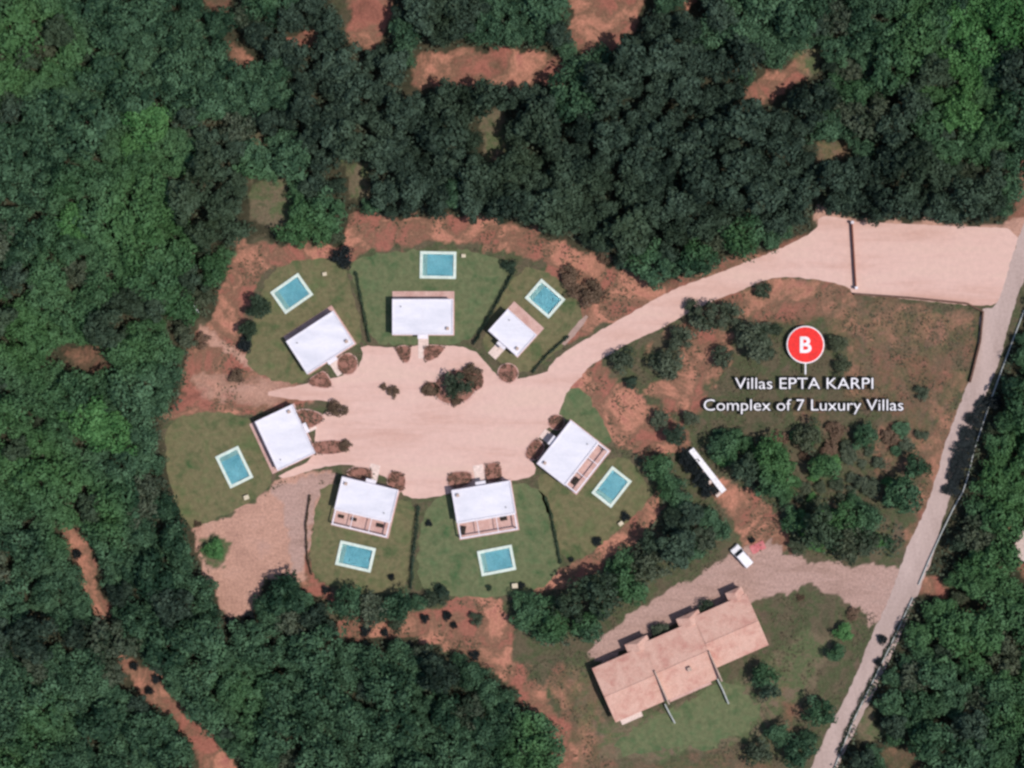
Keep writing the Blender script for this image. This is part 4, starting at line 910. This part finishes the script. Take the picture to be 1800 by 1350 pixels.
# ------------------------------------------------------------------ tiled row of houses
def rowhouse():
    x, y = P(1042.8, 1174, 3); a = math.radians(23.6)
    root = empty('row_house', (x, y, 0), a, 'long row of joined houses with staggered pinkish tiled roofs', 'house')
    # local x along the row, local y towards the track. units: x0,x1,depth below, offset
    U = [(0.0, 9.6, -10.3, 0.0), (9.6, 19.6, -10.4, 0.5), (19.6, 29.4, -8.6, 1.2)]
    for i, (x0, x1, yb, yt) in enumerate(U):
        e = 0.004 * i
        wl = MB().box(x0+0.3, x1-(0.3 if i == 2 else 0.0), yb+0.3, yt-0.3, 0.0, 2.9+e).build('wall', M['tanwall'], root)
        for k in range(3):
            wx = x0 + 1.8 + k*2.9
            w_ = MB().box(wx-0.5, wx+0.5, yb+0.25, yb+0.34, 0.9, 2.1).build('window', M['glass'], wl)
            f = MB()
            for q in ((wx-0.58, wx-0.5, 0.82, 2.18), (wx+0.5, wx+0.58, 0.82, 2.18)): f.box(q[0], q[1], yb+0.22, yb+0.3, q[2], q[3])
            f.box(wx-0.5, wx+0.5, yb+0.22, yb+0.3, 2.1, 2.18).box(wx-0.5, wx+0.5, yb+0.22, yb+0.3, 0.82, 0.9)
            f.build('frame', M['darkwood'], w_)
        # gabled roof with a low pitch, ridge along the row, both slopes solid
        rm = MB(); ym = (yb*0.52 + yt*0.48); zr = 3.95 + e; z0 = 2.9 + e
        b0 = len(rm.v)
        xa, xb = x0 - (0.25 if i == 0 else -0.0), x1 + (0.25 if i == 2 else -0.003)
        rm.v += [(xa, yb, z0), (xb, yb, z0), (xb, yt, z0), (xa, yt, z0), (xa, ym, zr), (xb, ym, zr)]
        rm.v += [(q[0], q[1], q[2]+0.14) for q in rm.v[:6]]
        rm.f += [(6, 7, 11, 10), (10, 11, 8, 9), (3, 2, 5, 4), (4, 5, 1, 0), (0, 1, 7, 6), (2, 3, 9, 8), (1, 5, 11, 7), (5, 2, 8, 11), (4, 0, 6, 10), (3, 4, 10, 9)]
        ro = rm.build('roof', M['tiles'], root)
        MB().box(xa, xb, ym-0.12, ym+0.12, zr+0.10, zr+0.24).build('ridge', M['tiles'], ro, 0.03)
        if i == 1: MB().box(x0+5.3, x0+6.0, ym-1.9, ym-1.2, zr-0.3, zr+0.75).build('chimney', M['tanwall'], ro, 0.02)
        # entrance wing with its own hipped roof, towards the track
        wx0 = x0 + (6.6 if i == 0 else 7.0 if i == 1 else 6.7); wx1 = wx0 + (4.3 if i < 2 else 2.6); wt = yt + 1.5
        if i < 2:
            MB().box(wx0+0.25, wx1-0.25, yt-0.29, wt-0.25, 0, 2.7).build('wing_wall', M['tanwall'], root)
            dr = MB().box(wx0+1.7, wx0+2.6, wt-0.25, wt-0.2, 0.0, 2.1).build('door', M['darkwood'], root)
            MB().box(wx0+2.45, wx0+2.5, wt-0.2, wt-0.14, 1.0, 1.15).build('handle', M['metal'], dr)
            h_ = MB(); xm0, xm1 = wx0+1.1, wx1-1.1
            h_.v += [(wx0, yt-0.6, 2.72), (wx1, yt-0.6, 2.72), (wx1, wt, 2.72), (wx0, wt, 2.72), ((wx0+wx1)/2, yt-0.6, 3.5), ((wx0+wx1)/2, wt-0.7, 3.5)]
            h_.f += [(0, 3, 2, 1), (0, 1, 4), (1, 2, 5, 4), (2, 3, 5), (3, 0, 4, 5)]
            h_.build('wing_roof', M['tiles'], root)
        else:
            MB().box(wx0+0.25, x1-0.3, yt-0.29, wt-0.25, 0, 2.7).build('wing_wall', M['tanwall'], root)
            h_ = MB()
            h_.v += [(wx0, yt-0.6, 2.72), (x1, yt-0.6, 2.72), (x1, wt, 2.72), (wx0, wt, 2.72), ((wx0+x1)/2, yt-0.6, 3.4), ((wx0+x1)/2, wt-0.6, 3.4)]
            h_.f += [(0, 3, 2, 1), (0, 1, 4), (1, 2, 5, 4), (2, 3, 5), (3, 0, 4, 5)]
            h_.build('wing_roof', M['tiles'], root)
    for px_, y0_, y1_ in ((9.6, -10.9, -4.6), (19.6, -10.9, -5.2)):
        MB().box(px_-0.12, px_+0.12, y0_, y1_, 2.0, 4.7).build('party_wall', M['tanwall'], root, 0.02)
    MB().box(0.6, 4.6, -11.6, -10.3, 0.0, 0.25).build('porch', M['path'], root, 0.02)
    MB().box(9.9, 9.9+0.001+8, -11.3, -10.4, 0.0, 0.2).build('porch', M['terrace'], root, 0.02)
rowhouse()
def wall(px, wid, hgt, mat, name, label, cat):
    pts = [P(*p) for p in px]; L_, R_ = [], []
    for i, p in enumerate(pts):
        a = pts[max(0, i-1)]; b_ = pts[min(len(pts)-1, i+1)]; L = math.hypot(b_[0]-a[0], b_[1]-a[1])
        nx_, ny_ = -(b_[1]-a[1])/L*wid/2, (b_[0]-a[0])/L*wid/2
        L_.append((p[0]+nx_, p[1]+ny_)); R_.append((p[0]-nx_, p[1]-ny_))
    o = MB().poly(L_ + R_[::-1], -0.1, hgt).build(name, M[mat], None, 0.02); tag(o, label, cat); return o
wall([(1168,1236),(1176,1252),(1186,1270)], 0.22, 1.1, 'concrete', 'garden_wall', 'pale wall running out between first and second house of the row', 'wall')
wall([(1260,1192),(1270,1212),(1280,1236)], 0.22, 1.1, 'concrete', 'garden_wall', 'pale wall running out between second and third house of the row', 'wall')
wall([(1500,517),(1600,524),(1700,534),(1727,548),(1722,600),(1704,672)], 0.3, 0.8, 'stone', 'stone_wall', 'brown boundary wall round the field under the forecourt', 'wall')
wall([(1800,545),(1779,600),(1764,640),(1738,712),(1712,790),(1700,840),(1692,864),(1676,892),(1655,935),(1632,985),(1614,1028)], 0.18, 0.45, 'concrete', 'kerb_wall', 'pale thin wall along the road beside the black bushes', 'wall')
wall([(1604,1050),(1590,1080),(1560,1144),(1530,1205),(1500,1265),(1478,1320),(1450,1390)], 0.18, 0.45, 'concrete', 'kerb_wall', 'pale thin wall along the lower road after the gap', 'wall')
wall([(340,535),(352,552)], 0.2, 1.0, 'concrete', 'garden_wall', 'short pale wall at the edge of wood by the soil neck', 'wall')
wall([(1300,445),(1302,447)], 0.2, 0.5, 'concrete', 'garden_wall', 'tiny pale marker wall above the driveway', 'wall') if False else None

# entrance gate across the driveway
def gate():
    x, y = P(1500, 449); root = empty('entrance_gate', (x, y, 0.016), math.radians(-86.5), 'long brown entrance gate across the driveway at the forecourt', 'gate')
    MB().box(-5.5, 5.5, -0.10, 0.10, 0.08, 1.0).build('panel', M['gatewood'], root, 0.02)
    for sx in (-1, 1):
        p_ = MB().box(sx*5.75-0.2, sx*5.75+0.2, -0.2, 0.2, 0, 1.3).build('post', M['white'], root, 0.02)
        MB().box(sx*5.75-0.24, sx*5.75+0.24, -0.24, 0.24, 1.3, 1.38).build('cap', M['white'], p_, 0.02)
    MB().box(-5.1, 5.1, -0.05, 0.05, 0.0, 0.05).build('rail', M['metal'], root)
gate()

# white retaining wall with piers in the copse
def white_wall():
    x, y = P(1242, 827); root = empty('retaining_wall', (x, y, 0), math.radians(-52), 'thick white retaining wall with short piers in the copse', 'wall')
    MB().box(-4.7, 4.7, -0.45, 0.6, 0, 1.5).build('wall', M['signwhite'], root, 0.03)
    for k, xx in enumerate((-0.2, 1.9, 4.5)):
        MB().box(xx-0.3, xx+0.3, -1.75 if k < 2 else -1.5, -0.452, 0, 1.1).build('pier', M['path'], root, 0.03)
white_wall()

def van():
    x, y = P(1303, 977); root = empty('parked_van', (x, y, 0), math.radians(131), 'small white van parked on the gravel below the red soil track', 'van')
    def hull(prof, hw, top, name, mat, bev):
        # side profile (x, z) swept across the width, narrower at roof height
        m_ = MB(); n = len(prof)
        for sy in (-1, 1): m_.v += [(px_, sy*(hw - (0.14 if pz > 1.2 else 0)), pz) for px_, pz in prof]
        m_.f.append(tuple(range(n))); m_.f.append(tuple(reversed(range(n, 2*n))))
        for k in range(n): j_ = (k+1) % n; m_.f.append((k, n+k, n+j_, j_))
        return m_.build(name, M[mat], root, bev)
    hull([(-2.1,0.35),(-2.15,1.0),(-2.05,1.85),(0.55,1.9),(1.15,1.15),(2.0,1.0),(2.15,0.7),(2.15,0.35)], 0.9, 1.9, 'body', 'signwhite', 0.06)
    ws = MB(); ws.v += [(0.64,-0.70,1.84),(0.64,0.70,1.84),(1.16,0.78,1.19),(1.16,-0.78,1.19),(0.60,-0.70,1.80),(0.60,0.70,1.80),(1.12,0.78,1.15),(1.12,-0.78,1.15)]
    ws.f += [(0,1,2,3),(7,6,5,4),(0,4,5,1),(1,5,6,2),(2,6,7,3),(3,7,4,0)]; ws.build('windscreen', M['glass'], root)
    for sy in (-1, 1):
        MB().box(-0.5, 0.5, sy*0.84-0.05, sy*0.84+0.05, 1.2, 1.65).build('side_window', M['glass'], root)
        MB().box(0.85, 1.0, sy*1.0-0.1, sy*1.0+0.1, 1.1, 1.3).build('mirror', M['black'], root, 0.02)
        MB().box(2.1, 2.18, sy*0.65-0.14, sy*0.65+0.14, 0.65, 0.85).build('headlight', M['metal'], root, 0.01)
        for wx in (-1.35, 1.35):
            m_ = MB(); n = 20
            for yy in (sy*0.92, sy*0.68): m_.v += [(wx+0.33*math.cos(6.2832*k/n), yy, 0.33+0.33*math.sin(6.2832*k/n)) for k in range(n)]
            m_.f.append(tuple(range(n))); m_.f.append(tuple(reversed(range(n, 2*n))))
            for k in range(n): j_ = (k+1) % n; m_.f.append((k, n+k, n+j_, j_))
            m_.build('wheel', M['black'], root)
van()
def tarpaulin():
    x, y = P(1332, 962); m_ = MB(); nx_, ny_ = 14, 8
    for k in range(2):
        for j_ in range(ny_+1):
            for i_ in range(nx_+1):
                u, v_ = i_/nx_*2.6-1.3, j_/ny_*1.5-0.75
                h = 0.12+0.25*abs(mnoise.noise(Vector((u*1.4, v_*1.4, 2))))*(1-abs(u)/1.4)
                m_.v.append((u+0.1*mnoise.noise(Vector((u, v_*2, 5))), v_+0.12*mnoise.noise(Vector((u*2, v_, 9))), h if k == 0 else 0.0))
    N_ = (nx_+1)*(ny_+1)
    for j_ in range(ny_):
        for i_ in range(nx_):
            a = j_*(nx_+1)+i_; m_.f.append((a, a+1, a+nx_+2, a+nx_+1)); m_.f.append((N_+a, N_+a+nx_+1, N_+a+nx_+2, N_+a+1))
    rim = [i_ for i_ in range(nx_+1)] + [j_*(nx_+1)+nx_ for j_ in range(1, ny_+1)] + [ny_*(nx_+1)+i_ for i_ in range(nx_-1, -1, -1)] + [j_*(nx_+1) for j_ in range(ny_-1, 0, -1)]
    for k in range(len(rim)):
        a, b_ = rim[k], rim[(k+1) % len(rim)]; m_.f.append((a, N_+a, N_+b_, b_))
    o = m_.build('tarpaulin', M['pinkcloth']); o.location = (x, y, 0.01); o.rotation_euler = (0, 0, math.radians(25)); tag(o, 'crumpled reddish pink cover on the ground beside the white van', 'cover')
tarpaulin()
def edge_house():
    x, y = P(1822, 950, 3); root = empty('edge_house', (x, y, 0), math.radians(60), 'pale pinkish house corner at the wood across the road', 'house')
    MB().box(-4, 4, -2.6, 2.6, 0, 2.9).build('wall', M['tanwall'], root)
    rm = MB(); rm.v += [(-4.3,-2.9,2.9),(4.3,-2.9,2.9),(4.3,2.9,2.9),(-4.3,2.9,2.9),(-4.3,0,4.0),(4.3,0,4.0)]
    rm.f += [(0,3,2,1),(0,1,5,4),(2,3,4,5),(1,2,5),(3,0,4)]
    ro = rm.build('roof', M['path'], root); MB().box(1.6, 2.2, 0.8, 1.4, 3.3, 4.6).build('chimney', M['tanwall'], ro)
    w_ = MB().box(-4.04, -3.98, -0.6, 0.6, 0.9, 2.1).build('window', M['glass'], root)
    MB().box(-4.1, -3.98, -0.7, 0.7, 0.8, 0.9).build('sill', M['concrete'], w_)
edge_house()

# ------------------------------------------------------------------ map pin and lettering
def text_mesh(s, size, thick, offset, z, cx, cy, name, mat, parent, sx=1.0):
    cu = bpy.data.curves.new(name, 'FONT'); cu.body = s; cu.size = size; cu.extrude = thick; cu.offset = offset
    cu.align_x = 'CENTER'; cu.align_y = 'CENTER'; cu.resolution_u = 4
    tmp = bpy.data.objects.new(name, cu); COL.objects.link(tmp)
    dg = bpy.context.evaluated_depsgraph_get(); me = bpy.data.meshes.new_from_object(tmp.evaluated_get(dg))
    bpy.data.objects.remove(tmp)
    me.materials.clear(); me.materials.append(M[mat])
    o = bpy.data.objects.new(name, me); COL.objects.link(o); o.parent = parent; o.location = (cx, cy, z); o.scale = (sx, 1, 1)
    return o
def text_width(o): 
    xs = [v.co.x for v in o.data.vertices]; return max(xs)-min(xs), (max(xs)+min(xs))/2
def sign_line(s, px0, px1, py, capy, label):
    z = 1.3
    cx, cy = P((px0+px1)/2, py, z); W = (px1-px0)*0.1*(H-z)/H
    root = empty('map_label', (cx, cy, 0), 0, label, 'map label', 'white map lettering over the field')
    size = capy*0.1/0.70
    a = text_mesh(s, size, 0.06, 0.0, z, 0, 0, 'letters', 'signwhite', root)
    w_, c_ = text_width(a); k = W / w_
    a.scale.x = k; a.location.x = -c_*k
    a.data.update()
    b_ = text_mesh(s, size, 0.05, 0.14, z-0.16, 0, 0, 'black_text', 'black', root); b_.scale.x = k; b_.location.x = -c_*k
    f_ = text_mesh(s, size, 0.055, -0.012, z-0.01, 0, 0, 'glyph_text', 'signwhite', root); f_.scale.x = k; f_.location.x = -c_*k
    bpy.data.objects.remove(a); f_.name = 'white_text'
    for q in (-0.42, 0, 0.42): MB().cyl(W*q, -0.9, 0, z-0.3, 0.05, 0.05, 8).build('post', M['metal'], root)
    MB().box(-W*0.48, W*0.48, -0.93, -0.87, z-0.36, z-0.30).build('rail', M['black'], root)
sign_line('Villas EPTA KARPI', 1292, 1535, 675, 20, 'upper line of white black-edged lettering under the red pin')
sign_line('Complex of 7 Luxury Villas', 1237, 1588, 713, 20, 'lower line of white black-edged lettering over the field')
def pin():
    z = 1.5; x, y = P(1416, 606, z)
    root = empty('map_pin', (x, y, 0), 0, 'round red map pin with a white letter B', 'map pin')
    MB().cyl(0, 0, z-0.25, z, 3.3, 3.3, 64).build('rim', M['signwhite'], root)
    MB().cyl(0, 0, z+0.003, z+0.12, 3.08, 3.08, 64).build('disc', M['red'], root)
    t_ = text_mesh('B', 3.9, 0.05, 0.10, z+0.18, 0, 0, 'letter', 'signwhite', root)
    vs = [v.co for v in t_.data.vertices]; t_.location.x = -(min(v.x for v in vs)+max(v.x for v in vs))/2; t_.location.y = -(min(v.y for v in vs)+max(v.y for v in vs))/2
    MB().box(-0.12, 0.12, -5.2, -2.8, z-0.24, z-0.05).build('stem', M['signwhite'], root)
    MB().cyl(0, 0, 0, z-0.25, 0.12, 0.12, 10).build('pole', M['metal'], root)
pin()
print('OBJECTS', len(bpy.data.objects))
